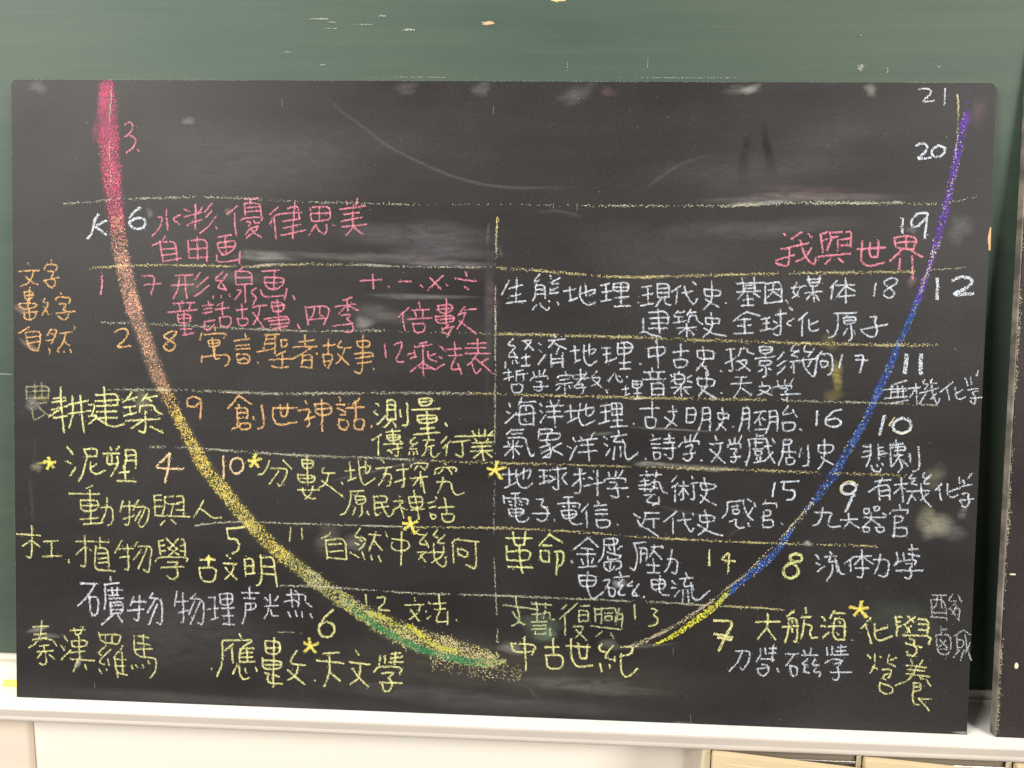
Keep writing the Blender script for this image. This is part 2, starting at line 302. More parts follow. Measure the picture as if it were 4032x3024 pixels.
TEXT = """white|11|K|-1221 1551 -1232 1535 -1237 1512 -1242 1492 -1256 1474/-1237 1512 -1215 1523 -1195 1532/-1230 1512 -1215 1502 -1195 1488
white|11|6|-1087 1574 -1105 1562 -1120 1543 -1123 1523 -1112 1511 -1093 1506 -1073 1514 -1069 1531 -1081 1543 -1105 1539 -1120 1529
pink|8|水彩|-1004 1567 -1002 1538 -999 1505/-1030 1544 -1015 1545 -1020 1522 -1031 1502 -1049 1486/-960 1552 -986 1540 -960 1523/-948 1570 -929 1563/-915 1584 -908 1565/-889 1576 -903 1557/-946 1546 -891 1561/-936 1519 -927 1529 -891 1538/-911 1586 -911 1508/-859 1589 -883 1561/-859 1565 -879 1545/-847 1548 -871 1516 -897 1496/-847 1516 -841 1508
pink|8|優律思美|-779 1582 -793 1570 -813 1556/-787 1560 -787 1529 -782 1490/-757 1603 -713 1606/-735 1603 -739 1592/-757 1590 -707 1592 -703 1553/-757 1590 -753 1551/-755 1576 -707 1580/-753 1563 -705 1568/-769 1537 -763 1543 -697 1551 -703 1537/-749 1533 -735 1535 -743 1519/-727 1537 -723 1529 -709 1532/-752 1494 -742 1510 -708 1524 -722 1504 -750 1484/-736 1514 -722 1496 -702 1487/-651 1579 -677 1555/-675 1528 -667 1546 -651 1559 -575 1564/-663 1544 -656 1483/-621 1575 -595 1584 -588 1580 -583 1547/-635 1536 -581 1545/-597 1599 -603 1539 -604 1484/-633 1515 -579 1527/-640 1493 -563 1510/-549 1578 -547 1543 -539 1535 -491 1544/-543 1580 -488 1585 -487 1546/-522 1582 -521 1538/-549 1561 -486 1563/-535 1524 -553 1494/-531 1526 -523 1508 -503 1495 -497 1513 -499 1528/-479 1530 -473 1525/-438 1599 -434 1589/-401 1611 -407 1589/-458 1575 -377 1586/-444 1560 -397 1566/-454 1538 -387 1552/-415 1589 -418 1556 -414 1521 -437 1496/-450 1521 -373 1530/-414 1521 -386 1500
pink|8|自由画|-1008 1487 -1014 1473 -1047 1457/-1024 1471 -1020 1439 -1014 1406/-1012 1467 -974 1471 -970 1409/-1018 1445 -972 1449/-1016 1426 -972 1432/-1014 1408 -956 1419/-935 1474 -931 1419/-931 1472 -911 1476 -873 1477 -875 1410/-906 1485 -903 1415/-931 1446 -873 1451/-931 1419 -871 1424/-841 1485 -797 1493/-817 1485 -814 1438/-841 1467 -839 1446 -823 1432/-839 1467 -782 1476 -786 1454 -806 1434 -829 1430/-835 1452 -784 1458/-843 1430 -843 1410 -822 1407 -774 1417/-770 1441 -772 1405
orange|8|文字|-1450 1398 -1444 1390/-1479 1370 -1413 1374/-1431 1372 -1436 1350 -1452 1330 -1473 1324/-1456 1354 -1442 1340 -1417 1329/-1374 1407 -1372 1401/-1398 1375 -1392 1391 -1374 1395 -1353 1389 -1359 1373/-1386 1371 -1364 1373 -1374 1351/-1399 1341 -1349 1352/-1374 1351 -1360 1344 -1364 1324 -1374 1319 -1388 1331 -1393 1343
orange|8|數字|-1444 1320 -1445 1270/-1461 1306 -1459 1282 -1432 1287 -1434 1308 -1461 1306/-1459 1294 -1432 1297/-1480 1268 -1476 1258 -1463 1250 -1426 1257 -1420 1271 -1480 1268/-1451 1280 -1443 1220/-1466 1240 -1418 1245/-1461 1238 -1464 1224 -1445 1216 -1424 1229 -1426 1243/-1393 1287 -1403 1275 -1383 1273 -1389 1255 -1406 1233/-1399 1261 -1383 1235/-1343 1306 -1341 1300/-1360 1280 -1358 1290 -1344 1292 -1309 1289 -1317 1272/-1348 1270 -1323 1272 -1336 1252/-1360 1240 -1297 1247/-1336 1252 -1317 1245 -1323 1224 -1336 1218 -1352 1232
pink|9|1|-1210 1360 -1210 1334 -1214 1302
pink|8|7|-1081 1361 -1043 1364 -1043 1336 -1053 1301/-1075 1334 -1021 1339
pink|8|形線画|-976 1364 -919 1367/-988 1333 -917 1338/-962 1357 -966 1322 -982 1292/-944 1364 -943 1326 -937 1294/-895 1376 -913 1352/-871 1361 -907 1329/-867 1337 -891 1315 -913 1301/-824 1377 -853 1353 -830 1349/-810 1371 -844 1326 -818 1324/-824 1340 -812 1320/-854 1302 -856 1294/-830 1304 -828 1298/-804 1308 -801 1302/-760 1394 -774 1382/-784 1380 -782 1340/-782 1380 -732 1380 -732 1343/-780 1360 -732 1363/-782 1338 -730 1343/-754 1339 -752 1284/-778 1323 -762 1321 -786 1293/-718 1329 -738 1317 -717 1300/-700 1381 -644 1386/-660 1383 -663 1328/-692 1363 -692 1342 -677 1326 -653 1326 -631 1343 -630 1362 -692 1363/-690 1346 -633 1348/-704 1324 -699 1306 -685 1302 -633 1307/-621 1329 -629 1295/-603 1308 -595 1296
pink|8|童話故事四季|-954 1284 -952 1277/-982 1277 -913 1281/-962 1276 -958 1254/-927 1279 -931 1257/-998 1249 -905 1259/-968 1244 -966 1215 -927 1219 -925 1245 -968 1240/-966 1229 -925 1233/-948 1257 -945 1179/-958 1196 -923 1199/-952 1179 -915 1186/-871 1286 -867 1276/-887 1270 -854 1276/-885 1260 -858 1265/-885 1248 -858 1254/-881 1224 -883 1200 -870 1193 -850 1213/-881 1222 -850 1227/-822 1282 -842 1274/-848 1260 -802 1267/-826 1280 -824 1243/-834 1237 -832 1205 -798 1210 -798 1241 -836 1235/-780 1259 -747 1264/-764 1279 -761 1238/-778 1234 -771 1210 -745 1215 -743 1236 -778 1232/-717 1300 -729 1276/-729 1270 -685 1277/-707 1270 -709 1247 -727 1215/-729 1254 -693 1206/-669 1287 -667 1255 -629 1260 -631 1285 -669 1285/-669 1273 -629 1278/-651 1293 -643 1201/-693 1233 -617 1246 -613 1221/-681 1227 -615 1235/-673 1216 -615 1223/-665 1204 -619 1213/-587 1219 -580 1206/-563 1275 -553 1218/-561 1271 -501 1278 -485 1266 -495 1239 -505 1219/-535 1273 -537 1248 -547 1240/-517 1274 -519 1248 -505 1246/-553 1234 -497 1239/-418 1305 -447 1294/-469 1276 -404 1285/-432 1299 -429 1263/-431 1283 -459 1253/-427 1279 -395 1264/-449 1249 -417 1254 -431 1238/-477 1215 -413 1224/-431 1238 -413 1220 -411 1205 -421 1197 -437 1198
pink|8|+ - × ÷|-392 1357 -325 1361/-353 1378 -350 1331/-305 1342 -301 1337/-272 1356 -232 1357/-204 1347 -197 1340/-134 1377 -181 1332/-177 1371 -139 1334/-124 1350 -120 1346/-97 1368 -32 1360/-66 1388 -61 1376/-69 1345 -55 1335
pink|8|倍數|-239 1276 -255 1262 -272 1246/-257 1262 -258 1239 -250 1207/-208 1294 -205 1275/-231 1268 -176 1272/-221 1267 -215 1247/-194 1269 -197 1248/-244 1240 -168 1246/-227 1229 -220 1198 -189 1203 -187 1230 -227 1225/-123 1305 -122 1257/-150 1285 -144 1260 -107 1265 -103 1290 -150 1283/-152 1272 -101 1277/-156 1252 -152 1229 -100 1234 -97 1255 -156 1250/-124 1257 -122 1225/-148 1241 -101 1245/-114 1225 -139 1205 -112 1194/-136 1213 -100 1220/-104 1218 -119 1188/-66 1283 -87 1255/-85 1257 -64 1263/-30 1276 -66 1271/-64 1265 -69 1242 -88 1214/-83 1238 -53 1217 -29 1200
orange|8|自然|-1447 1196 -1481 1174/-1458 1176 -1454 1150 -1444 1124 -1419 1121/-1456 1178 -1412 1185 -1410 1155 -1419 1121/-1454 1162 -1412 1167/-1452 1144 -1413 1151/-1377 1190 -1388 1169/-1377 1188 -1355 1190 -1365 1162 -1375 1145/-1375 1176 -1365 1172/-1392 1153 -1373 1156/-1348 1176 -1307 1183/-1328 1178 -1334 1152 -1353 1126/-1336 1154 -1316 1139/-1301 1201 -1299 1191/-1382 1129 -1380 1115/-1355 1122 -1351 1117/-1334 1123 -1333 1117/-1314 1127 -1311 1117
orange|9|2|-1170 1183 -1151 1196 -1129 1194 -1125 1180 -1139 1158 -1168 1135 -1119 1142
orange|9|8|-972 1189 -992 1190 -1015 1174 -996 1162 -974 1151 -980 1133 -996 1127 -1015 1140 -1000 1156 -974 1179 -972 1189
orange|8|寓言聖者故事|-850 1207 -848 1189/-897 1164 -891 1186/-883 1182 -808 1188 -820 1172/-870 1163 -868 1143 -836 1147 -830 1165 -870 1165/-870 1153 -832 1157/-858 1171 -850 1113/-891 1117 -891 1095/-891 1111 -810 1122 -801 1110 -805 1092 -818 1084/-850 1143 -850 1105 -834 1108/-755 1187 -749 1175/-789 1164 -737 1171/-781 1148 -739 1153/-783 1137 -737 1141/-779 1123 -777 1093 -739 1094 -737 1122 -779 1123/-773 1103 -755 1111 -745 1106/-713 1098 -710 1095/-691 1184 -643 1187/-683 1184 -695 1138/-657 1184 -658 1125/-687 1170 -659 1173/-691 1156 -656 1159/-715 1130 -658 1143/-638 1171 -638 1145 -620 1151 -618 1171 -638 1169/-654 1121 -624 1134/-678 1107 -604 1112/-634 1126 -634 1086/-668 1087 -644 1082 -616 1086/-564 1186 -562 1149/-582 1164 -534 1171/-600 1148 -524 1151/-544 1147 -572 1127 -604 1110/-570 1123 -572 1089/-572 1121 -540 1127 -542 1084/-570 1107 -542 1109/-576 1087 -542 1084/-526 1130 -524 1126/-506 1154 -468 1158/-490 1174 -490 1128/-506 1128 -502 1096 -498 1091/-506 1126 -474 1129 -480 1101 -491 1085/-504 1104 -484 1107/-450 1170 -464 1148 -418 1149/-438 1147 -448 1113 -464 1099/-460 1129 -424 1096/-381 1191 -382 1075 -391 1069 -407 1075/-400 1169 -396 1150 -360 1152 -359 1174 -400 1169/-408 1130 -352 1137 -350 1123/-404 1116 -348 1125/-400 1100 -354 1107/-348 1088 -346 1083
pink|8|12|-313 1163 -308 1120/-283 1160 -259 1172 -259 1152 -280 1111 -265 1107 -253 1109
pink|8|乘法表|-182 1171 -206 1165/-194 1169 -191 1067/-220 1155 -166 1164/-239 1133 -221 1137/-220 1145 -217 1122/-233 1119 -213 1126/-154 1135 -178 1128/-178 1142 -176 1119 -150 1111/-189 1112 -232 1078/-205 1092 -159 1089/-187 1103 -157 1087/-139 1157 -123 1143/-142 1127 -134 1121/-126 1104 -155 1087/-119 1149 -74 1154/-96 1173 -93 1132/-113 1130 -71 1134/-91 1128 -110 1086 -75 1091/-85 1107 -72 1075/-54 1168 3 1171/-62 1154 1 1157/-62 1138 15 1140/-25 1184 -22 1139/-26 1137 -38 1117 -55 1101/-43 1113 -29 1072 -12 1092/9 1124 -12 1112/-30 1123 -8 1106 26 1077
dimyellow|8|農|-1430 1020 -1429 969/-1407 1020 -1408 970/-1459 1007 -1456 967/-1457 1005 -1381 1011 -1387 970/-1459 991 -1383 995/-1455 969 -1387 972/-1445 953 -1391 957/-1441 937 -1436 913 -1433 898 -1400 919/-1420 945 -1396 922 -1359 910
yellow|9|耕建築|-1345 1007 -1346 967 -1336 862/-1370 971 -1331 975/-1375 958 -1329 965/-1377 934 -1325 947/-1369 908 -1325 917/-1344 939 -1387 912/-1308 980 -1305 924 -1319 879/-1282 983 -1278 928 -1270 864/-1321 952 -1255 967/-1321 923 -1249 935/-1255 953 -1232 957 -1245 921/-1255 917 -1226 921 -1241 903 -1255 892/-1235 915 -1181 882 -1140 895/-1205 1010 -1198 890/-1232 984 -1160 991 -1162 959/-1234 965 -1154 971/-1230 949 -1160 955/-1230 931 -1164 935/-1226 911 -1162 915/-1115 996 -1131 972 -1146 963/-1127 972 -1099 980/-1111 976 -1107 966/-1064 995 -1082 969/-1078 977 -1033 986/-1066 979 -1052 969/-1142 947 -1103 952/-1121 948 -1119 924/-1142 921 -1099 932/-1088 953 -1091 932/-1088 953 -1045 958 -1039 938 -1017 928/-1070 937 -1064 929/-1136 905 -1025 914/-1072 937 -1070 865 -1093 874/-1078 909 -1117 882/-1056 889 -1015 870
orange|9|9|-894 977 -915 988 -937 980 -939 960 -923 952 -903 961 -892 977 -892 945 -896 917
orange|9|創世神話|-773 994 -789 971 -807 951/-771 992 -730 965/-773 964 -769 958/-783 953 -744 956 -744 924/-777 951 -776 896/-775 938 -746 940/-777 922 -744 924/-768 906 -770 886 -736 888 -734 908 -770 904/-793 887 -776 894/-726 927 -724 917/-700 965 -689 898 -712 889/-663 956 -587 958/-663 954 -663 922 -647 901 -587 914/-641 966 -637 927 -617 933 -617 971/-561 980 -555 972/-583 950 -545 957 -552 929 -562 920/-550 929 -546 901 -556 901/-531 973 -526 937 -482 938 -476 958 -491 976 -531 969/-526 955 -478 960/-509 987 -506 886/-558 921 -530 933/-453 996 -449 983/-464 972 -436 971/-460 961 -434 949/-450 939 -430 941/-454 927 -454 899 -434 890 -422 908 -428 923 -454 925/-389 992 -412 971/-432 961 -374 966/-403 984 -400 928/-406 924 -406 896 -378 893 -372 929 -406 924/-352 907 -350 903
yellow|9|測量|-337 979 -327 969/-344 951 -332 942/-308 940 -334 910/-303 990 -302 930/-301 988 -277 990 -276 931/-301 974 -279 974/-301 958 -279 961/-302 928 -274 931/-290 927 -310 902/-284 925 -274 905/-263 959 -260 937/-241 981 -236 910 -256 912/-204 992 -199 972 -166 977 -160 999 -204 994/-201 984 -164 989/-225 960 -138 966/-209 942 -204 917 -147 924 -145 946 -209 942/-209 930 -147 936/-179 957 -174 886/-198 901 -155 906/-220 883 -141 892/-121 921 -115 911
yellow|8|傳統行業|-320 882 -349 862/-329 872 -329 816/-286 899 -281 851/-306 889 -262 894/-302 879 -299 861 -262 866 -260 882 -302 879/-301 871 -262 874/-313 851 -253 854/-261 862 -253 856/-301 831 -253 842/-269 852 -265 814 -277 816/-293 831 -285 823/-214 875 -234 857 -218 853/-206 859 -235 837 -209 839/-231 829 -233 819/-219 831 -217 819/-209 833 -207 823/-172 880 -170 868/-190 866 -154 868/-174 862 -184 844 -154 851/-178 844 -181 830 -191 816/-164 846 -165 822 -151 811 -140 827/-115 879 -132 859/-103 866 -126 843/-114 852 -116 820/-89 880 -57 883/-99 862 -43 869/-67 865 -62 813 -86 824/-16 905 -14 882/4 904 2 882/-36 899 -28 885/27 900 16 886/-57 881 27 887/-37 861 26 865/-28 875 -21 866/14 876 8 864/-39 849 24 853/-41 835 26 839/-8 864 1 807/-7 834 -31 814/5 835 27 819
yellow|9|泥塑|-1326 818 -1307 796/-1326 773 -1310 762/-1299 752 -1316 725/-1272 811 -1227 816 -1231 788/-1270 809 -1260 787 -1277 726 -1289 709/-1260 789 -1229 790/-1229 766 -1252 751/-1250 771 -1250 741 -1231 731 -1202 746/-1187 821 -1181 811/-1157 824 -1167 810/-1210 799 -1155 802/-1194 793 -1198 764 -1161 769/-1181 799 -1181 771/-1163 792 -1159 769 -1173 745 -1184 728/-1136 812 -1132 778 -1144 754/-1136 812 -1101 815 -1103 755/-1138 794 -1103 797/-1138 778 -1103 781/-1157 739 -1122 744/-1138 760 -1136 713/-1163 713 -1103 714
paleorange|10|4|-994 806 -1017 781 -1044 756 -949 757/-992 804 -998 757 -1009 711
yellow|8|動物與人|-1244 696 -1263 686/-1321 668 -1221 670/-1252 682 -1249 574/-1283 648 -1282 612 -1226 617 -1223 650 -1283 648/-1281 630 -1225 634/-1284 587 -1226 593/-1276 571 -1215 577/-1217 626 -1178 631 -1178 578 -1195 569/-1196 659 -1197 626 -1207 598 -1215 579/-1145 650 -1155 615/-1151 632 -1108 635/-1124 649 -1124 571 -1139 575/-1145 591 -1108 604/-1095 654 -1112 621/-1108 631 -1058 634 -1064 589 -1083 564 -1095 576/-1087 621 -1106 588/-1073 626 -1095 580/-1044 671 -1040 606/-1044 669 -1021 672/-1040 655 -1019 656/-1040 635 -1017 635/-1009 668 -1011 644 -964 645/-1009 666 -980 669/-970 669 -947 672 -949 605/-970 649 -949 651/-972 625 -949 627/-1009 640 -1017 611/-982 642 -990 610/-1040 606 -929 605/-1009 591 -1023 576/-988 594 -974 582/-884 657 -898 631 -916 604/-894 631 -869 615 -853 602 -826 606
yellow|8|木工|-1495 534 -1415 530/-1444 562 -1443 457 -1462 461/-1449 513 -1474 495/-1441 511 -1418 495/-1405 512 -1357 515/-1378 511 -1380 468/-1408 463 -1349 467/-1324 455 -1321 445
yellow|8|植物學|-1299 515 -1241 517/-1270 536 -1266 432 -1283 438/-1274 497 -1299 472/-1261 496 -1247 486/-1234 517 -1191 516/-1220 530 -1220 497/-1234 503 -1239 429 -1216 425 -1170 423/-1230 495 -1195 498 -1191 426/-1228 478 -1195 481/-1226 462 -1195 465/-1226 448 -1195 451/-1149 522 -1172 482/-1162 495 -1112 498/-1131 510 -1125 428 -1139 430/-1156 468 -1125 473/-1098 519 -1106 505/-1096 505 -1050 508 -1056 467 -1061 418 -1079 432/-1085 495 -1110 462/-1067 500 -1096 433/-1030 525 -1023 481/-1030 523 -1013 528/-1023 509 -1009 512/-1021 493 -1007 495/-1005 534 -968 499/-964 535 -997 498/-1001 506 -964 482/-968 503 -997 477/-955 532 -945 532 -943 479/-960 511 -943 514/-960 495 -943 495/-1040 458 -1032 474 -931 475 -939 461/-1001 457 -964 460 -976 445/-1021 440 -947 444/-974 445 -966 425 -970 407 -988 402 -1003 414
yellow|11|5|-810 570 -747 578/-808 572 -806 538 -779 539 -767 521 -775 500 -791 492
yellow|9|古文明|-896 468 -847 471/-869 477 -867 449/-898 442 -890 399 -848 398 -840 446 -898 442/-810 487 -797 475/-820 460 -775 458/-787 451 -791 431 -814 410/-814 446 -799 431 -777 409/-752 475 -748 426/-752 475 -722 478 -724 429/-750 452 -722 455/-748 428 -718 431/-700 491 -695 426 -701 397 -713 391/-697 482 -659 486 -654 439 -646 391/-695 454 -657 453/-693 430 -654 429
paleorange|10|10|-821 800 -819 730/-778 797 -794 789 -800 768 -792 749 -776 745 -760 757 -755 774 -762 792 -778 797
yellow|8|分數|-673 790 -681 766 -695 747 -709 745/-630 793 -602 766/-670 766 -620 767 -616 751 -638 708 -648 718/-644 758 -674 715/-570 796 -567 768 -535 771 -533 795 -570 796/-567 782 -535 785/-554 809 -551 717/-583 750 -581 724 -531 725 -527 747 -583 748/-581 736 -529 739/-583 700 -514 702/-567 706 -565 688 -544 673 -526 675/-535 713 -538 689 -559 672/-501 772 -509 754 -465 757/-485 753 -492 722 -514 710/-507 732 -472 707 -440 684/-444 728 -440 722
yellow|8|地方探究|-434 764 -404 767/-419 792 -414 740/-424 734 -398 743/-391 797 -388 757 -376 719 -360 726 -338 744/-386 775 -350 784 -360 760 -368 758/-369 796 -368 762/-319 803 -310 791/-336 774 -286 780/-302 777 -308 751 -326 721/-312 757 -286 758 -290 722 -302 721/-272 770 -234 775/-251 791 -246 717 -254 721/-276 732 -242 745/-227 779 -225 793 -171 797 -177 780/-205 786 -216 771/-195 784 -181 774/-228 745 -174 753/-196 768 -194 722/-200 748 -218 724/-192 748 -182 701/-121 798 -117 790/-151 761 -149 781 -80 785 -85 771/-125 778 -139 762/-109 780 -97 763/-144 736 -99 741 -96 709 -80 695 -58 706/-125 752 -128 732 -140 702
yellow|8|原民神話|-418 700 -374 703/-414 698 -417 660 -431 630 -447 625/-392 699 -395 687/-399 685 -397 659 -367 664 -369 686 -399 685/-397 673 -369 676/-379 657 -379 625 -387 621/-399 649 -407 626/-363 638 -357 628/-341 686 -337 622 -319 635/-341 686 -299 689 -301 671/-337 666 -301 669/-335 650 -295 656/-319 669 -307 639 -292 620 -279 640/-263 690 -259 687/-279 672 -247 677 -259 657 -281 644/-259 665 -246 621/-255 653 -239 647/-231 687 -225 652 -189 655 -187 691 -231 687/-227 669 -189 673/-216 708 -211 686 -198 618/-225 646 -183 651/-148 690 -144 684/-171 669 -151 676/-167 655 -147 660/-163 639 -161 623 -149 618 -143 632 -163 635/-120 688 -116 681/-139 656 -89 661/-118 684 -111 641/-127 638 -123 612 -91 613 -87 639 -127 636
yellow|7|11|-604 580 -608 538/-570 579 -568 545
yellow|8|自然中幾何|-475 570 -483 558 -507 549/-493 545 -486 483/-491 543 -430 553 -426 485/-483 530 -440 533/-482 507 -438 511/-488 489 -424 485/-384 585 -400 560/-398 556 -364 553 -372 529 -386 516/-390 550 -376 543/-398 536 -386 532/-356 566 -318 563/-334 574 -340 550 -355 515/-340 546 -313 517/-304 575 -298 559/-414 507 -387 492/-376 509 -369 485/-349 499 -345 485/-325 498 -317 480/-281 544 -285 519 -231 517 -227 549 -282 554/-252 577 -253 472/-198 586 -210 572 -182 569/-172 575 -201 540 -173 539/-177 551 -167 531/-140 586 -156 567 -138 562/-116 571 -145 544 -118 545/-201 514 -117 516/-179 515 -197 492/-193 506 -175 483/-151 544 -149 495 -124 468 -111 477 -113 501/-119 536 -121 504 -157 483/-70 564 -94 547/-92 549 -87 485/-86 558 -10 552/-75 530 -73 506/-73 528 -54 526 -41 515 -53 500 -73 514/-20 549 -15 461 -49 480
paleyellow|9|革命|75 566 156 569/96 587 101 543 132 548/134 588 132 546/77 542 78 500/80 524 153 533 149 497 78 498/117 544 119 504 128 458/82 477 160 477/211 584 195 566 178 547/211 580 251 558/190 548 217 547/182 530 185 498 212 495/182 530 212 531 210 499/226 529 255 532 254 492 240 484/233 531 236 507 233 457
white|8|金屬壓力|279 503 281 495/329 576 309 557 284 537/331 574 361 547/310 543 345 539/296 523 353 525/328 540 331 484/309 508 317 492/346 511 342 495/301 482 358 487/378 573 379 532 373 512 362 501/380 573 421 577 419 557 380 554/392 552 400 540/435 553 420 541/407 576 412 525/388 532 432 521/391 520 391 508 428 513 430 525/379 500 432 509 435 486 417 479/381 498 382 480 400 471 413 489/401 499 398 481/468 562 507 567/472 560 484 523 476 475 462 485/488 549 513 548 510 508/492 547 493 503/494 531 512 532/525 552 560 555/534 558 529 536 518 520/533 540 557 515/554 557 558 549/511 496 551 495/531 517 535 473/515 472 552 472/574 516 607 519 603 469 589 475/587 546 584 510 573 482 566 476
white|8|电磁电流|302 458 309 420 356 425 357 459 302 456/306 440 355 443/331 470 328 422 343 385 355 385 380 408/379 442 402 449 385 416/395 425 400 393 415 395 417 421 395 421/429 472 433 460/410 453 459 459/441 450 422 430 442 430/427 414 429 398 447 400/438 430 425 404/469 443 450 428 469 429/489 436 466 399 484 398/472 419 484 398/505 398 507 390/527 449 530 417 571 426 568 454 527 449/530 435 570 440/554 464 550 420 560 404 583 403/590 449 600 439/590 427 602 427/614 420 599 400/632 476 636 464/613 456 654 461/632 456 623 430 656 437/648 445 657 421/625 422 625 384/639 421 644 383/651 425 653 401 669 386 707 423
yellow|9|14|701 549 703 500/760 541 733 517 782 516/762 539 761 482
white|8|地球科学|59 765 99 768/79 787 83 734/68 723 103 742/102 782 105 746 117 725 137 725 154 741/101 762 146 785 148 775 140 755/126 786 125 753/173 782 199 782/175 762 199 764/187 782 190 740/174 738 205 751/206 782 257 790/230 793 235 726 227 720 217 731/207 765 219 759/225 757 203 743/258 776 242 760 260 740/298 789 306 787/279 770 316 775/298 787 304 712 284 715/301 759 276 735/309 761 313 758/339 784 343 780/326 764 338 758/313 736 368 749/353 786 355 707/386 781 391 767/410 784 408 768/431 788 420 768/375 751 377 761 441 765 440 751/391 750 418 750 409 734/384 730 448 734/409 734 421 715 416 701 396 708/447 708 449 706
white|8|藝術史|484 774 550 778/503 788 507 769/534 789 532 769/486 756 511 759/498 764 500 745/481 742 516 747/483 732 520 732/500 743 499 725/519 753 544 758 551 726 567 721/529 761 528 734 516 726/522 741 539 734/497 713 528 716/524 714 500 692 544 687/542 707 546 693 525 682/596 775 581 757/599 751 582 739/591 745 593 696/603 744 632 746/616 760 618 701 610 701/615 736 604 716/620 736 631 719/641 774 645 768/639 752 660 757/647 749 652 702 641 705/668 757 673 730 705 738/668 755 720 751 707 737/679 771 690 730 683 710 670 694/669 718 695 699 718 688
white|8|電子電信|88 706 116 709/64 699 67 676/66 693 145 692 138 674/100 708 103 667/81 682 88 680/85 672 93 670/114 685 122 681/114 675 122 673/81 658 85 634 127 640 128 661 81 658/83 646 127 649/103 663 105 627 119 617 141 624 143 632/167 690 191 693 179 669 203 666/156 646 209 648/189 669 205 654 200 630 186 621 170 629/223 627 225 626/251 699 279 701/232 676 236 680 303 684 299 668/265 699 268 659/248 671 256 669/279 672 289 672/244 657 253 631 290 638 293 662 244 657/249 643 292 648/268 659 269 628 285 614 308 619/326 679 307 657/321 659 326 608/355 690 361 682/346 675 383 680/350 662 385 665/350 650 388 651/353 634 357 606 394 611 396 633 353 632/418 622 422 614
white|8|近代史|467 653 487 642/480 634 488 618 508 611 545 586/500 658 545 659/504 656 499 630 488 614/507 638 546 642/528 639 531 613/599 665 561 632/588 645 589 597/602 637 644 642/619 661 627 626 644 599 651 615/648 660 650 654/669 655 672 631 714 640/669 655 716 656 712 640/684 671 693 640 694 616 667 594/662 627 702 603 741 594
white|8|感官|753 699 752 665 737 649/751 697 803 706/765 685 788 688/769 675 769 662 789 664 788 678 769 675/799 702 810 663 831 644/830 683 816 659/812 710 824 702/759 638 781 646/781 646 778 627 790 617 805 623/816 636 821 626/834 699 836 687/866 708 868 700/859 694 862 698 904 699 899 685/869 676 882 677 885 661 864 657/863 672 861 625/862 645 891 649 895 626 861 623/916 638 922 634
white|9|15|893 763 887 720/912 764 965 769/921 764 918 740 951 741 957 726 948 712 931 709
white|12|9|1139 756 1121 769 1099 763 1092 745 1107 730 1130 738 1139 754 1125 719 1109 679
yellow|8|rim of the 9|1142 762 1121 774 1097 766 1089 749 1096 735
white|8|有機化学|1191 773 1240 780/1215 785 1201 760 1175 741/1203 760 1209 715/1205 760 1237 766 1239 718/1209 744 1236 749/1210 729 1236 733/1250 765 1291 770/1270 787 1279 713/1269 758 1251 738/1277 758 1284 754/1303 797 1291 785 1313 786/1310 780 1299 770 1318 767/1339 804 1332 788 1355 789/1358 799 1333 771 1355 771/1289 746 1356 750/1307 745 1292 708/1300 735 1316 720/1329 771 1334 728 1362 702/1353 744 1331 720/1391 772 1373 751/1384 757 1391 722/1408 773 1409 738 1425 729 1441 741/1438 758 1413 748/1441 793 1443 774/1454 784 1457 774/1478 804 1467 788/1444 758 1446 764 1479 772/1452 743 1473 747 1470 732/1446 722 1487 729/1469 736 1476 721 1467 701 1454 704 1450 718
white|8|九大器官|1016 673 1070 676 1061 658 1056 635 1073 629 1094 634/1040 691 1038 662 1027 638 1010 633/1095 653 1144 657/1117 674 1120 648 1106 628/1122 648 1151 630/1162 688 1165 673 1180 677 1179 691 1162 688/1192 695 1195 684 1210 686 1209 698 1192 695/1163 663 1229 665/1185 677 1186 658 1164 634/1186 658 1213 639/1161 632 1165 618 1182 619 1181 634 1161 632/1200 633 1207 618 1225 620 1225 636 1200 633/1219 678 1229 671/1269 705 1272 692/1240 675 1244 687 1298 690 1291 677/1256 670 1256 605/1256 668 1280 670 1277 653 1257 648/1257 633 1295 636 1294 608 1251 609
paleyellow|13|8|963 546 944 537 949 524 964 518 983 525 983 540 963 546/951 516 932 505 927 489 935 472 953 467 970 477 975 491 968 508 951 516
white|8|流体力学|1023 544 1035 530/1026 518 1037 514/1051 509 1030 491/1066 555 1072 545/1050 538 1086 542/1069 537 1060 521 1088 526/1082 534 1087 518/1075 514 1076 490 1058 462/1087 512 1093 491/1091 516 1099 487 1115 487/1139 541 1111 519/1128 531 1131 496/1141 541 1190 545/1161 563 1170 477 1151 479/1160 540 1140 516/1168 540 1197 520/1144 506 1184 507/1197 533 1246 537 1242 488 1231 481 1215 487/1217 551 1214 518 1202 490/1264 559 1272 536 1260 518/1285 557 1289 538/1310 584 1314 541/1301 568 1330 571/1300 554 1334 549/1264 520 1274 532 1327 539 1320 521/1294 524 1318 527 1307 511/1266 502 1346 505/1307 511 1314 490 1305 476 1293 483
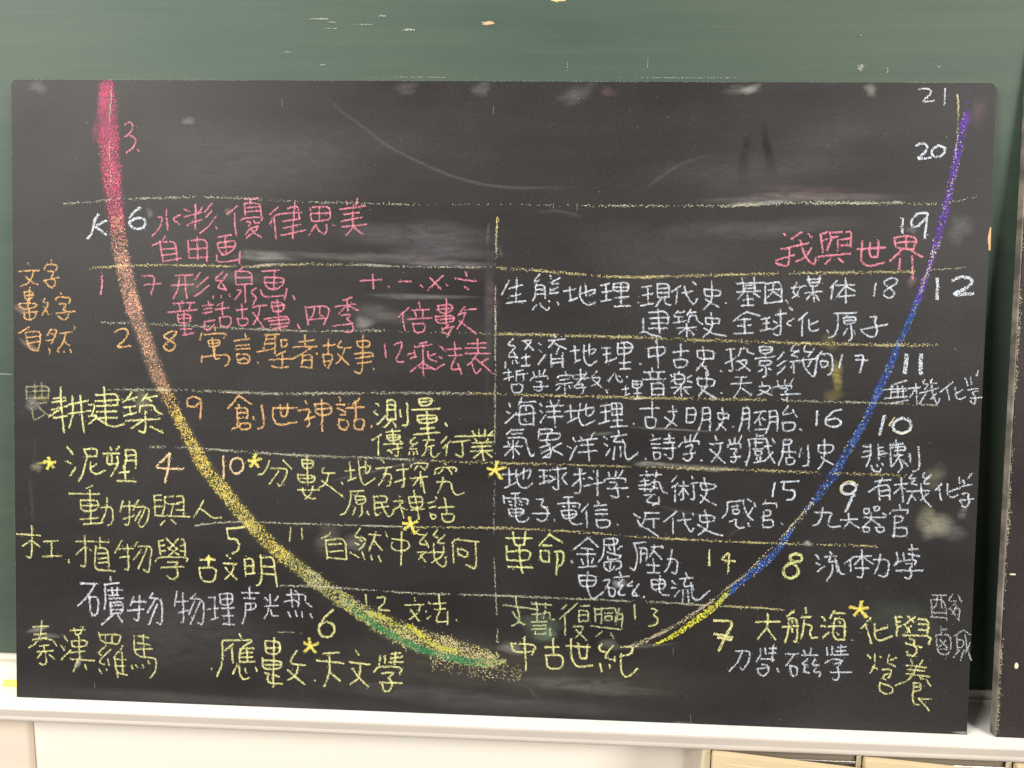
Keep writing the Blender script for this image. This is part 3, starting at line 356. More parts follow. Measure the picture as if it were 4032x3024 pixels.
white|8|生態地理|70 1365 47 1320/68 1339 111 1352/93 1373 92 1297/73 1316 106 1323/61 1295 122 1303/163 1385 142 1362 165 1366/152 1356 149 1312 143 1304/152 1350 179 1353 182 1312/152 1337 179 1339/154 1323 179 1326/194 1384 198 1370/225 1375 200 1361 200 1355 222 1357/195 1345 197 1326/218 1346 199 1336/197 1326 222 1330/157 1292 144 1277/165 1296 175 1281 192 1275 194 1285/192 1305 196 1301/219 1301 223 1292/236 1334 274 1341/255 1348 259 1306/254 1304 279 1314/288 1349 286 1314 308 1291 335 1301/284 1325 334 1344 331 1330 315 1322/303 1353 306 1322/349 1353 376 1360/354 1332 381 1337/365 1356 368 1309/352 1305 381 1310/388 1358 388 1335 431 1339/388 1358 418 1364 436 1359 431 1339/388 1348 434 1351/411 1362 413 1291/393 1316 435 1320/391 1290 441 1293/463 1304 466 1302
white|8|現代史|475 1350 503 1354/477 1325 508 1331/492 1348 495 1298/472 1294 510 1302/520 1360 523 1320/520 1360 557 1362 556 1322/523 1346 555 1349/523 1333 556 1335/523 1320 556 1322/535 1318 518 1292/545 1318 545 1301 562 1297/591 1355 565 1337/582 1340 579 1303/596 1334 628 1340/603 1355 609 1327 633 1296 642 1319/627 1369 637 1360/662 1347 665 1324 707 1328/662 1347 714 1344 709 1328/683 1370 688 1324 681 1305 662 1285/667 1316 685 1305 708 1294/728 1307 730 1305
white|8|基因媒体|759 1365 842 1370/775 1383 783 1341/811 1385 815 1341/782 1360 812 1362/782 1350 813 1353/760 1340 832 1344/781 1339 764 1319/809 1339 829 1326/780 1316 810 1320/792 1331 797 1299/776 1299 812 1301/844 1365 846 1307/844 1365 893 1375 895 1312/842 1307 897 1314/853 1346 890 1350/869 1365 868 1342 851 1323/870 1342 891 1327/907 1318 912 1312/939 1372 925 1343 946 1328/949 1355 938 1332 927 1324/922 1354 965 1361/972 1390 977 1359 1005 1363 1006 1394/969 1380 1010 1384/976 1371 1005 1373/962 1340 1015 1346/986 1357 992 1314/985 1340 969 1321/995 1337 1005 1318/1057 1379 1039 1356/1046 1362 1042 1322/1054 1364 1110 1367/1083 1387 1086 1311/1080 1361 1059 1330/1086 1361 1113 1348/1066 1330 1111 1336
white|8|18|1172 1373 1168 1335/1216 1389 1198 1381 1196 1370 1211 1361 1229 1346 1224 1332 1211 1328 1196 1336 1197 1349 1215 1361 1235 1374 1235 1386 1216 1389
white|8|建築史|498 1273 555 1280 556 1241/502 1256 560 1260/506 1240 554 1243/499 1225 553 1227/524 1283 532 1210/481 1255 482 1220/471 1211 488 1217 500 1207 538 1200/586 1280 573 1266/578 1274 605 1277/624 1285 613 1267/619 1275 640 1277/575 1261 602 1263/588 1261 589 1245/572 1243 610 1250/621 1265 617 1246/621 1265 642 1268 644 1250 660 1241/584 1228 641 1231/612 1242 615 1202/610 1227 590 1211/616 1227 636 1208/669 1260 671 1239 709 1244/669 1260 713 1259 709 1244/685 1276 692 1240 683 1218 663 1202/666 1229 695 1211 733 1207
white|8|全球化|792 1280 773 1270 753 1252/794 1280 832 1269/766 1256 804 1259/765 1237 807 1240/785 1264 788 1214/756 1214 813 1217/836 1259 861 1264/841 1246 861 1248/852 1261 853 1229/834 1223 866 1231/878 1273 910 1278/892 1289 897 1216 886 1210 874 1216/873 1254 884 1247/892 1243 870 1227/933 1263 909 1247 924 1240/917 1297 928 1288/972 1281 946 1257/959 1267 959 1210/978 1260 980 1229 991 1224 1010 1232/1005 1256 983 1245/1032 1230 1037 1221
white|8|原子|1051 1280 1119 1283/1063 1278 1066 1238 1056 1211 1039 1207/1095 1279 1087 1269/1080 1269 1085 1246 1116 1253 1119 1272 1080 1267/1082 1258 1118 1262/1103 1247 1109 1205 1098 1199/1093 1235 1082 1216/1112 1228 1116 1216/1159 1271 1181 1273 1171 1255 1180 1244/1132 1232 1212 1250/1178 1248 1183 1229 1174 1210 1157 1213 1134 1228
white|14|12|1352 1391 1353 1361 1354 1327/1393 1381 1418 1396 1448 1393 1456 1378 1435 1359 1391 1341 1460 1346
white|10|19|1244 1567 1244 1522/1314 1583 1288 1583 1269 1564 1269 1545 1286 1541 1311 1568/1316 1583 1312 1542 1310 1506
pink|9|我與世界|894 1518 900 1512/949 1524 917 1501/968 1517 977 1506/888 1470 970 1490/912 1476 914 1442 909 1417 874 1428/872 1436 928 1454/944 1498 957 1454 986 1420 994 1447/978 1475 961 1446 933 1433/1003 1517 1013 1462/1003 1515 1024 1523/1008 1496 1023 1502/1031 1523 1034 1506 1056 1510/1033 1521 1067 1524/1036 1504 1024 1466/1078 1524 1095 1526 1093 1475/1056 1501 1056 1467/1064 1501 1090 1505/1065 1484 1091 1486/998 1449 1094 1460/1036 1444 1021 1428/1058 1446 1074 1433/1112 1473 1196 1480/1128 1498 1125 1460 1128 1434 1149 1421 1196 1435/1150 1494 1150 1449 1172 1451/1176 1500 1174 1451/1221 1509 1226 1477 1278 1475/1221 1509 1254 1515 1288 1509 1278 1475/1223 1494 1288 1498/1256 1513 1257 1477/1244 1473 1210 1438/1267 1475 1307 1451/1240 1448 1239 1416/1275 1455 1278 1424 1279 1386
white|8|経濟地理|85 1186 66 1166 97 1165 66 1131 100 1128/87 1145 100 1126/63 1115 63 1096/84 1118 86 1110/96 1120 100 1110/112 1179 145 1185 123 1154/120 1179 148 1152/113 1128 137 1132/125 1140 127 1105/112 1103 139 1105/163 1174 171 1168/166 1152 173 1147/185 1139 164 1109/209 1202 217 1192/194 1182 245 1189/214 1185 195 1161/206 1180 226 1167 249 1158/203 1141 204 1101/238 1146 239 1101/205 1126 238 1128/205 1114 238 1117/226 1161 218 1142/261 1152 288 1155/274 1168 279 1121/273 1116 291 1126/303 1173 302 1128 320 1105 343 1123/300 1151 338 1162 337 1150 327 1144/319 1175 319 1144/358 1162 383 1164/362 1143 385 1147/371 1164 374 1123/368 1119 403 1132/406 1178 405 1149 408 1145/406 1178 438 1183 454 1170 443 1148 408 1145/404 1163 450 1166/425 1181 427 1099/413 1118 446 1121/414 1099 446 1101/475 1118 477 1115
white|8|中古史|499 1163 501 1136/497 1165 554 1171 544 1144 501 1139/523 1192 531 1105/574 1154 622 1159/596 1180 598 1134/577 1131 583 1106 616 1111 619 1134 577 1131/647 1160 649 1135 697 1137/647 1160 697 1162 697 1137/664 1173 671 1127 645 1100/656 1121 675 1108 683 1087/719 1101 723 1096
white|8|投影幾何|733 1165 759 1168/746 1169 756 1098 744 1102/732 1123 762 1139/777 1168 775 1152 766 1144/777 1168 797 1172 798 1157 817 1153/766 1129 800 1136 790 1114 767 1102/774 1129 809 1101/833 1175 836 1154 870 1158 873 1177 833 1175/836 1165 872 1168/821 1140 880 1147/851 1152 854 1142/835 1132 837 1117 869 1121 871 1135 835 1132/854 1117 857 1086 846 1084/845 1107 832 1099/862 1112 870 1106/906 1159 890 1139/911 1134 889 1118/913 1117 889 1093/936 1180 925 1165 952 1162/951 1167 925 1151 948 1148/970 1181 965 1164 989 1162/997 1172 979 1149/926 1132 1009 1143/937 1132 939 1098/934 1121 929 1113/964 1141 970 1114 998 1084 1005 1103/994 1141 980 1118/1020 1165 1000 1141/1009 1149 1001 1095/1020 1157 1046 1159 1053 1142 1054 1100 1039 1094/1017 1136 1020 1115 1038 1119 1040 1136 1017 1136
white|9|17|1080 1156 1074 1116/1118 1153 1144 1157 1142 1133 1135 1104/1122 1142 1156 1140
white|18|11|1272 1162 1270 1131 1268 1104/1314 1162 1313 1132 1315 1102
white|7|哲学宗教|57 1080 85 1084/73 1092 75 1057/58 1060 87 1071/98 1089 97 1057/118 1091 98 1085/97 1075 132 1080/118 1077 121 1058/82 1047 86 1018 115 1022 119 1048 82 1045/149 1086 153 1074/167 1090 169 1076/186 1094 179 1077/140 1058 148 1070 194 1075 195 1065/158 1055 179 1057 170 1045/150 1039 197 1042/172 1047 178 1035 172 1026 154 1031/247 1088 251 1080/224 1068 228 1076 274 1078 271 1069/232 1062 263 1067/220 1048 271 1055/246 1053 248 1019/232 1042 221 1030/259 1045 265 1037/280 1079 309 1081/293 1096 296 1069/278 1065 319 1070/313 1085 275 1041/287 1049 306 1052 298 1042/281 1038 314 1042/300 1044 306 1030 299 1022/344 1092 329 1074/331 1070 356 1074 349 1055 329 1046/333 1066 361 1041
white|7|心理|398 1087 380 1061/402 1081 407 1064 422 1056 422 1068/412 1079 416 1076/435 1078 437 1074/374 1036 379 1024/421 1037 442 1041/432 1047 435 1021/431 1019 446 1024/453 1063 456 1041 481 1044 484 1065 453 1063/455 1053 482 1055/467 1065 470 1010/458 1026 481 1028/458 1008 483 1011
white|8|音楽史|512 1105 514 1093/487 1091 549 1094/503 1089 509 1074/533 1092 530 1074/484 1069 553 1072/511 1058 514 1023/511 1056 548 1061 549 1022/514 1041 548 1043/514 1023 549 1024/595 1095 591 1087/580 1087 581 1056 611 1058 611 1087 580 1087/580 1071 611 1074/568 1086 574 1079/569 1063 576 1069/632 1084 619 1076/619 1068 634 1063/571 1046 633 1049/600 1056 603 1019/596 1044 581 1028/608 1044 624 1027/649 1076 654 1049 698 1054/649 1076 705 1074 698 1054/675 1096 681 1054 655 1022/662 1042 707 1016/723 1033 725 1031
white|7|天文学|764 1081 796 1083/751 1061 814 1066/783 1081 780 1048 762 1019/784 1048 815 1028/843 1067 847 1061/835 1055 872 1058 864 1042 833 1028/838 1045 876 1029/890 1074 894 1058/913 1076 913 1061/939 1082 928 1063/876 1050 887 1056 936 1061 933 1051/898 1051 925 1053 914 1039/901 1031 960 1036/916 1039 924 1028 917 1012 905 1020
white|7|無機化学|1275 1082 1240 1071 1231 1061/1205 1053 1313 1061/1232 1069 1228 1027/1248 1066 1251 1027/1263 1066 1268 1028/1230 1046 1276 1051/1213 1027 1281 1034/1231 1012 1281 1022/1287 1059 1315 1063/1302 1074 1308 1009/1300 1055 1286 1032/1327 1086 1320 1075 1339 1071/1350 1089 1343 1075 1363 1076/1336 1067 1329 1056/1314 1044 1369 1061/1333 1044 1315 1013/1346 1083 1354 1037 1368 1011 1374 1030/1363 1045 1348 1026/1410 1080 1374 1049/1392 1065 1403 1027/1418 1065 1421 1033 1438 1028 1449 1037/1440 1058 1422 1046/1446 1093 1455 1070/1461 1097 1466 1074/1483 1116 1480 1101/1454 1057 1485 1063/1467 1049 1485 1055/1464 1032 1497 1036/1471 1047 1481 1032 1476 1013 1464 1024
white|8|海洋地理|75 990 81 976/69 962 79 955/101 959 66 925/116 1005 106 983/108 991 159 994/112 979 107 944 113 920 153 925/112 979 153 984 153 921/99 951 160 959/128 976 130 966/125 940 131 932/171 988 179 981/171 967 181 959/189 953 174 929/202 999 208 987/231 1001 224 985/191 979 243 984/193 963 234 966/193 946 244 951/216 985 216 958 221 915/249 965 285 969/265 986 269 943/258 931 287 948/296 991 289 948 305 919 340 939/288 967 339 984 335 961 320 952/313 991 314 956/358 985 385 989/359 965 388 970/372 987 375 938/354 930 386 940/391 993 394 958/391 993 424 996 423 959/393 976 422 978/394 958 423 961/406 993 412 923/394 940 425 943/391 921 441 926/460 933 463 931
white|8|古文明史|478 979 536 983/515 1002 516 959/495 952 499 921 524 922 531 953 495 954/577 989 579 978/564 972 591 974/579 972 584 951 557 921/555 954 592 929/621 983 620 942/619 983 650 987 645 940 620 940/622 963 649 966/669 986 668 945 658 917/669 986 692 988 692 918/670 968 691 970/670 949 691 951/714 971 718 950 743 958/714 971 750 970 745 954/727 987 735 950 712 918/719 938 742 919/761 932 763 930
white|8|胚胎|790 988 789 947 779 916/790 988 811 991 809 921/790 971 809 973/789 953 810 956/823 975 859 980/844 978 839 960 826 944/839 960 845 937/848 960 858 953/828 923 864 926/870 980 873 946 861 912/870 980 895 983 895 921/873 963 894 965/873 947 894 950/925 997 905 968 935 976/939 986 953 965/910 946 914 919 947 924 949 949 910 946/963 928 968 924
white|9|16|1013 984 1012 941/1086 991 1060 985 1038 961 1039 944 1054 936 1077 939 1088 950 1072 964 1042 957
white|13|10|1212 975 1207 945 1201 914/1265 968 1246 960 1238 944 1245 927 1266 922 1287 928 1295 946 1287 963 1265 968
yellow|8|rim of the 10|1244 969 1233 954 1230 944/1244 929 1263 920 1285 928
white|8|氣象洋流|90 908 69 890/90 904 123 907/86 892 118 895/75 880 130 883 132 861 147 822 158 831/62 852 119 855/91 872 92 817/75 868 81 858/106 871 101 859/89 851 66 824/95 849 111 829/171 908 169 878/171 908 215 911 204 895/173 894 239 899 232 878 173 874/200 899 193 875/193 873 209 848 206 820 190 823/205 863 174 851/209 850 178 835/211 840 182 819/240 868 213 852/213 848 245 831/275 885 283 873/258 859 271 853/287 861 268 816/298 889 306 877/341 906 329 882/291 875 349 884/299 862 338 866/293 840 350 847/320 882 327 815/370 891 380 883/371 869 382 862/390 852 377 832/414 911 417 900/391 891 440 898/415 896 396 874 431 877/427 884 437 865/404 860 401 821/421 861 424 829/435 865 438 826 448 820 476 844/498 827 500 824
white|8|詩学文学|517 900 521 894/510 882 543 889/516 871 543 873/520 859 542 860/523 847 525 822 544 828 544 848 523 845/569 903 572 878/554 887 585 892/553 876 587 878/551 858 592 861/580 876 583 825 568 829/556 842 562 837/616 895 620 881/635 905 632 883/654 909 643 884/599 865 609 879 662 886 659 874/621 866 644 874 636 854/614 842 650 847/634 854 643 839 630 819 614 830/668 826 671 822/708 901 714 887/694 875 732 880/726 876 725 852 699 821/694 860 741 818/751 892 755 880/768 896 768 881/789 903 780 883/748 867 749 876 787 881 786 866/755 861 778 864 767 848/758 838 787 840/767 848 777 834 768 818 758 826/801 825 804 822
white|8|戲剧史|810 894 817 855 805 813/834 910 837 894/838 904 854 906/816 894 865 897 864 885/824 882 854 885/831 892 832 871/824 863 855 865/830 857 833 843 852 846 851 859 830 857/828 822 860 829/837 840 839 826/848 840 847 826/866 891 873 848 891 822/857 871 881 876/884 856 862 829/881 897 889 884/915 892 915 849 902 816/915 894 940 897 937 881 916 879/909 857 953 858/931 879 934 842/925 840 927 815 950 823 949 841 925 840/969 870 963 843/988 880 994 818 975 816/1020 881 1021 854 1063 859 1066 884 1020 879/1037 899 1040 852 1037 829 1021 805/1029 844 1039 837 1068 820
white|8|悲劇|1175 887 1178 856 1165 817/1151 880 1176 879/1154 863 1176 867/1152 846 1179 854/1198 887 1202 841/1200 876 1212 879/1201 864 1216 867/1201 855 1227 861/1180 823 1184 806 1207 802 1210 814/1195 825 1199 820/1210 830 1216 824/1234 888 1238 823/1250 902 1253 885/1241 886 1271 891/1236 877 1279 884 1278 870/1248 869 1276 872/1257 885 1256 858/1247 854 1273 856/1265 856 1240 819/1262 843 1274 820 1260 804/1270 843 1289 822/1293 861 1296 834/1317 883 1325 813 1303 807
lilac|9|礦物|-1285 380 -1227 380/-1237 380 -1258 342 -1294 306/-1256 342 -1252 278 -1229 277 -1225 339 -1258 336/-1187 406 -1185 387/-1206 379 -1158 386/-1206 381 -1202 327 -1208 298/-1196 360 -1148 364/-1183 369 -1179 345/-1164 370 -1166 345/-1193 344 -1160 347/-1191 334 -1146 337/-1187 324 -1185 283/-1187 320 -1146 327 -1146 288 -1183 285/-1183 311 -1150 315/-1183 297 -1148 300/-1179 281 -1217 248/-1163 281 -1148 259/-1110 343 -1121 314/-1117 326 -1071 328/-1092 347 -1094 263 -1109 271/-1131 297 -1079 303/-1048 357 -1059 340/-1055 340 -1017 338 -1019 251 -1036 263/-1042 335 -1065 293/-1034 321 -1061 254
lilac|8|物理声光热|-970 364 -978 316/-972 331 -935 334/-951 360 -947 264 -957 266/-964 296 -931 304/-910 358 -922 345/-927 343 -881 342 -885 256 -902 266/-914 333 -931 291/-894 334 -926 261/-867 349 -846 349/-873 310 -836 315/-848 349 -846 280/-858 277 -834 284/-832 360 -828 323 -791 329 -789 366 -832 360/-830 342 -789 347/-809 365 -799 265/-826 315 -783 317/-824 291 -787 292/-821 264 -782 264/-736 386 -734 349/-760 367 -705 368/-754 350 -717 350/-748 334 -748 298 -758 267/-748 332 -713 336 -717 315 -748 312/-731 333 -731 314/-670 365 -668 329/-687 355 -676 345/-642 360 -654 344/-688 326 -644 330/-674 320 -676 306 -688 287/-668 317 -662 294 -643 297/-623 343 -591 350/-603 384 -597 327/-617 365 -587 368/-589 380 -575 365 -580 328/-587 366 -554 369 -558 345 -536 329/-587 348 -574 338/-611 310 -603 294/-588 315 -582 297/-568 312 -564 294/-540 307 -533 293
yellow|8|秦漢羅馬|-1413 254 -1416 208 -1433 179 -1456 165/-1443 234 -1390 238/-1439 208 -1399 213/-1445 191 -1397 200/-1401 196 -1372 191 -1366 173/-1422 171 -1389 176/-1429 152 -1376 158/-1408 175 -1396 118 -1410 109 -1423 117/-1414 150 -1427 133/-1389 145 -1372 131/-1340 207 -1328 191/-1351 178 -1339 161/-1318 162 -1349 130/-1319 226 -1271 230/-1307 235 -1301 212/-1277 240 -1286 217/-1301 212 -1284 217/-1315 191 -1313 171 -1267 176 -1263 197 -1315 191/-1292 213 -1288 134/-1318 154 -1272 160/-1320 133 -1240 130/-1293 134 -1310 92/-1272 116 -1266 100/-1225 223 -1219 191 -1163 188/-1223 215 -1150 220 -1161 189/-1204 214 -1205 191/-1181 217 -1182 192/-1202 181 -1228 157 -1217 149/-1186 169 -1224 132 -1222 122 -1207 119/-1226 103 -1217 89/-1201 104 -1199 98/-1196 138 -1192 117/-1161 164 -1178 142/-1173 147 -1169 93 -1132 88/-1148 183 -1157 160/-1150 160 -1146 90/-1173 138 -1136 138/-1174 116 -1140 117/-1167 93 -1163 79/-1111 217 -1107 149 -1044 147 -1036 135 -1040 102 -1057 81/-1098 216 -1063 211/-1100 193 -1057 188/-1105 172 -1051 176/-1080 220 -1076 150/-1119 120 -1115 107/-1105 122 -1101 114/-1082 123 -1078 115/-1065 136 -1059 126
yellow|9|應數|-858 119 -856 116/-768 235 -760 219/-823 211 -729 216/-823 211 -821 139 -840 93/-786 202 -815 178/-792 189 -788 140/-727 212 -766 186 -766 145/-766 186 -721 190/-766 172 -725 176/-766 158 -725 161/-766 143 -716 147/-743 191 -741 146/-774 133 -788 105/-768 135 -765 96 -749 86 -735 95/-749 123 -745 109/-714 127 -711 116/-684 210 -682 173 -637 173 -635 214 -684 214/-682 191 -635 195/-655 227 -658 67/-692 160 -692 123 -632 126 -630 152 -692 152/-694 136 -632 140/-675 103 -675 79 -628 78/-685 111 -638 101/-582 187 -610 143 -555 141/-577 138 -585 103 -612 91/-612 124 -585 101 -556 79/-524 95 -522 92
yellow|9|天文学|-500 180 -447 186/-520 158 -431 152/-478 174 -475 123 -493 75/-473 119 -442 94/-395 196 -384 180/-414 156 -347 151/-378 147 -381 106 -412 85/-404 138 -386 110 -351 79/-315 180 -319 150/-301 181 -299 156/-281 188 -251 191/-283 173 -245 180/-267 194 -269 153/-289 161 -243 163/-335 127 -321 147 -242 146 -254 123/-309 125 -268 129 -288 110/-316 95 -244 95/-288 110 -274 94 -284 67 -304 66 -308 89
yellow|11|6|-467 323 -493 298 -511 273 -513 249 -498 233 -474 236 -460 255 -468 279 -493 284 -511 269
dimyellow|5|一.|-643 244 -590 246/-569 245 -566 243
yellow|8|12|-364 374 -360 339/-328 365 -301 370 -303 349 -329 328 -287 326
yellow|8|文法|-209 369 -207 359/-239 345 -179 349/-191 347 -194 325 -224 299/-221 332 -192 294/-165 356 -157 350/-174 329 -172 325/-158 314 -168 303/-149 352 -109 356/-133 383 -128 335/-144 334 -110 338/-128 331 -144 294 -106 297/-104 330 -104 287/-78 304 -76 302
palegreen|8|文藝復興|108 383 113 351/71 356 144 348/115 349 125 303 98 290/99 335 121 303 139 296/160 363 221 361/172 367 176 349/203 366 202 350/144 348 180 345/161 329 192 332/176 345 177 309/159 305 208 308/196 334 216 339 216 315 232 315/202 342 196 318/165 293 205 296/161 282 205 286/173 277 170 265 205 270/217 286 219 264/267 364 253 348/302 370 246 316/263 324 265 266/310 360 339 363/306 346 307 310/306 346 336 347 335 315/307 332 336 333/307 312 335 315/290 295 323 298 312 274 295 259/298 285 332 252/355 355 358 311/355 351 373 354/356 335 374 338/377 354 376 308/377 354 424 360 419 314/385 340 409 343/387 332 390 317 409 319 409 333 387 330/430 358 421 306/432 338 442 342 439 294/425 322 441 324/345 299 441 290/379 282 361 267/406 279 417 261
yellow|8|13|477 370 480 326/530 361 551 354 534 340 552 330 547 308 523 305
yellow|9|中古世紀|97 236 105 206 163 212/97 234 178 235 163 200/138 257 146 151/202 226 246 229/227 255 230 206/207 201 212 157 259 161 260 205 207 201/267 234 343 231/283 255 284 200 303 165 352 175/305 243 312 193 332 196/336 240 332 194/380 244 370 232 376 220 398 217/415 239 385 200 420 193/420 205 422 189/375 182 382 156/405 179 407 167/439 236 476 239 473 215 436 206/441 214 439 162 453 140 471 147 492 170
yellow|12|7|721 329 785 330 762 286 740 235/723 288 781 278/735 277 778 270
yellow|9|大航海|849 329 924 333/885 356 886 314 857 277/885 310 911 275/966 368 943 350/949 342 950 304 940 266/951 344 976 343 977 269 967 273/931 317 981 321/959 336 961 328/960 313 962 301/998 379 1002 362/985 349 1016 350/995 343 995 310 988 282/998 328 1023 323 1014 303 1019 283 1038 288/1049 353 1061 340/1048 324 1061 322/1073 305 1053 288/1086 372 1074 348/1087 364 1119 366/1089 349 1083 305 1092 282 1120 283/1089 347 1120 348 1120 283/1069 322 1122 326/1103 341 1105 333/1096 305 1101 298/1143 284 1146 282
yellow|9|化學|1196 354 1170 320/1183 330 1201 274/1208 335 1212 290 1227 282 1263 300/1250 327 1213 314/1270 361 1277 328 1276 300/1270 359 1289 360/1276 343 1286 346/1277 328 1288 332/1306 364 1326 345/1329 361 1297 336/1299 336 1317 313/1318 333 1306 313/1338 355 1371 354 1367 307/1339 340 1368 339/1340 322 1366 321/1295 303 1382 304 1372 278/1314 293 1332 290 1328 278/1304 279 1353 267/1326 278 1340 259 1332 239 1311 242 1308 254
yellow|8|營養|1191 238 1201 228/1212 242 1215 209 1201 182/1207 203 1223 195/1229 235 1231 231/1257 242 1251 216/1279 233 1262 224/1255 216 1276 205/1236 194 1267 197 1258 167 1241 162 1241 176 1256 183/1232 154 1229 132 1247 117 1270 122 1271 142 1232 152/1321 231 1327 213/1357 228 1348 212/1308 210 1369 205/1313 197 1364 195/1309 185 1380 177/1341 211 1323 167 1278 146/1350 176 1361 169/1369 169 1385 146/1335 160 1330 108 1338 89 1353 89/1331 156 1354 157 1355 133 1332 130/1336 144 1351 145/1390 108 1349 107/1349 109 1384 71
white|8|力学磁学|792 235 837 239 832 204 816 174 807 184/812 238 799 199 773 172/866 246 868 226 855 205/881 248 883 230/893 247 914 249/906 259 903 215/893 233 914 235/869 214 911 215 904 207/860 182 896 189/873 196 890 197 895 175 878 158 862 170 860 182/920 186 924 174/943 231 982 234/970 232 946 195/958 197 963 162 980 166 981 194 958 195/997 246 1003 235/1021 253 1018 235/992 230 1041 232/1011 219 992 202 1012 199/1004 195 999 179 1017 176/1034 220 1023 200 1046 201/1037 192 1028 176 1053 181 1048 165/1067 257 1070 233/1083 261 1085 238/1098 258 1125 261/1095 246 1125 249/1109 266 1112 235/1080 234 1133 237/1065 209 1084 222 1119 219 1111 211/1092 206 1115 213 1100 195/1082 180 1145 182/1102 197 1109 167 1100 153 1088 162
dimwhite|7|酸鹼|1377 431 1420 431/1374 417 1380 363/1376 416 1415 417 1424 354/1392 430 1391 402 1382 390/1403 430 1407 391/1381 376 1417 376/1374 364 1423 360/1437 435 1425 413 1449 414/1453 432 1465 413/1446 408 1430 388/1445 392 1462 391 1458 358/1436 388 1460 354/1450 400 1440 373/1407 336 1410 313/1408 324 1423 326/1394 306 1400 249 1438 247 1439 310 1393 308/1405 293 1429 270/1424 293 1403 269/1409 265 1429 264/1472 325 1448 306/1474 325 1495 312/1454 310 1460 263/1460 295 1477 295 1475 272 1461 271/1480 311 1486 272 1501 233/1479 264 1469 232/1464 263 1448 239/1496 288 1483 256
white|8|21|1275 1947 1307 1949 1312 1934 1284 1909 1321 1913/1351 1949 1351 1902
white|10|20|1273 1782 1295 1791 1309 1778 1297 1757 1272 1741 1319 1746/1338 1782 1321 1771 1319 1755 1337 1746 1357 1758 1359 1776 1338 1782
pink|8|3|-1135 1829 -1118 1838 -1107 1822 -1121 1800 -1135 1791/-1126 1796 -1104 1791 -1100 1772 -1111 1755 -1132 1741/-1094 1753 -1089 1745"""
NAMES = {'white': 'white', 'dimwhite': 'faint white', 'lilac': 'bluish white', 'pink': 'pink', 'orange': 'orange', 'paleorange': 'pale orange', 'yellow': 'yellow',
         'paleyellow': 'pale yellow', 'dimyellow': 'smudged yellow', 'palegreen': 'pale green yellow'}
DENS = {'dimwhite': .72, 'dimyellow': .62, 'palegreen': .8}
for line in TEXT.split('\n'):
    c, w, lab, ss = line.split('|')
    Cs, Zs = [], []
    for s in ss.split('/'):
        a, b = stroke_flecks(pts(s), int(w) * PX * .80, DENS.get(c, 1.0)); Cs.append(a); Zs.append(b)
    Cs = np.vstack(Cs); Zs = np.concatenate(Zs)
    num = lab.isascii() and not lab.startswith('+') and len(lab) < 3
    nm = 'chalk_numeral' if num else ('chalk_rim' if lab.startswith('rim') else 'chalk_writing')
    o = fleck_mesh(nm, flecks(Cs, Zs), chalk(c), bb)
    if lab.startswith('rim'): o['label'] = 'yellow chalk ' + lab
    elif num: o['label'] = '%s chalk %s %s on the black board' % (NAMES[c], 'letter' if lab == 'K' else 'number', lab)
    else: o['label'] = '%s chalk writing that reads %s' % (NAMES[c], lab)

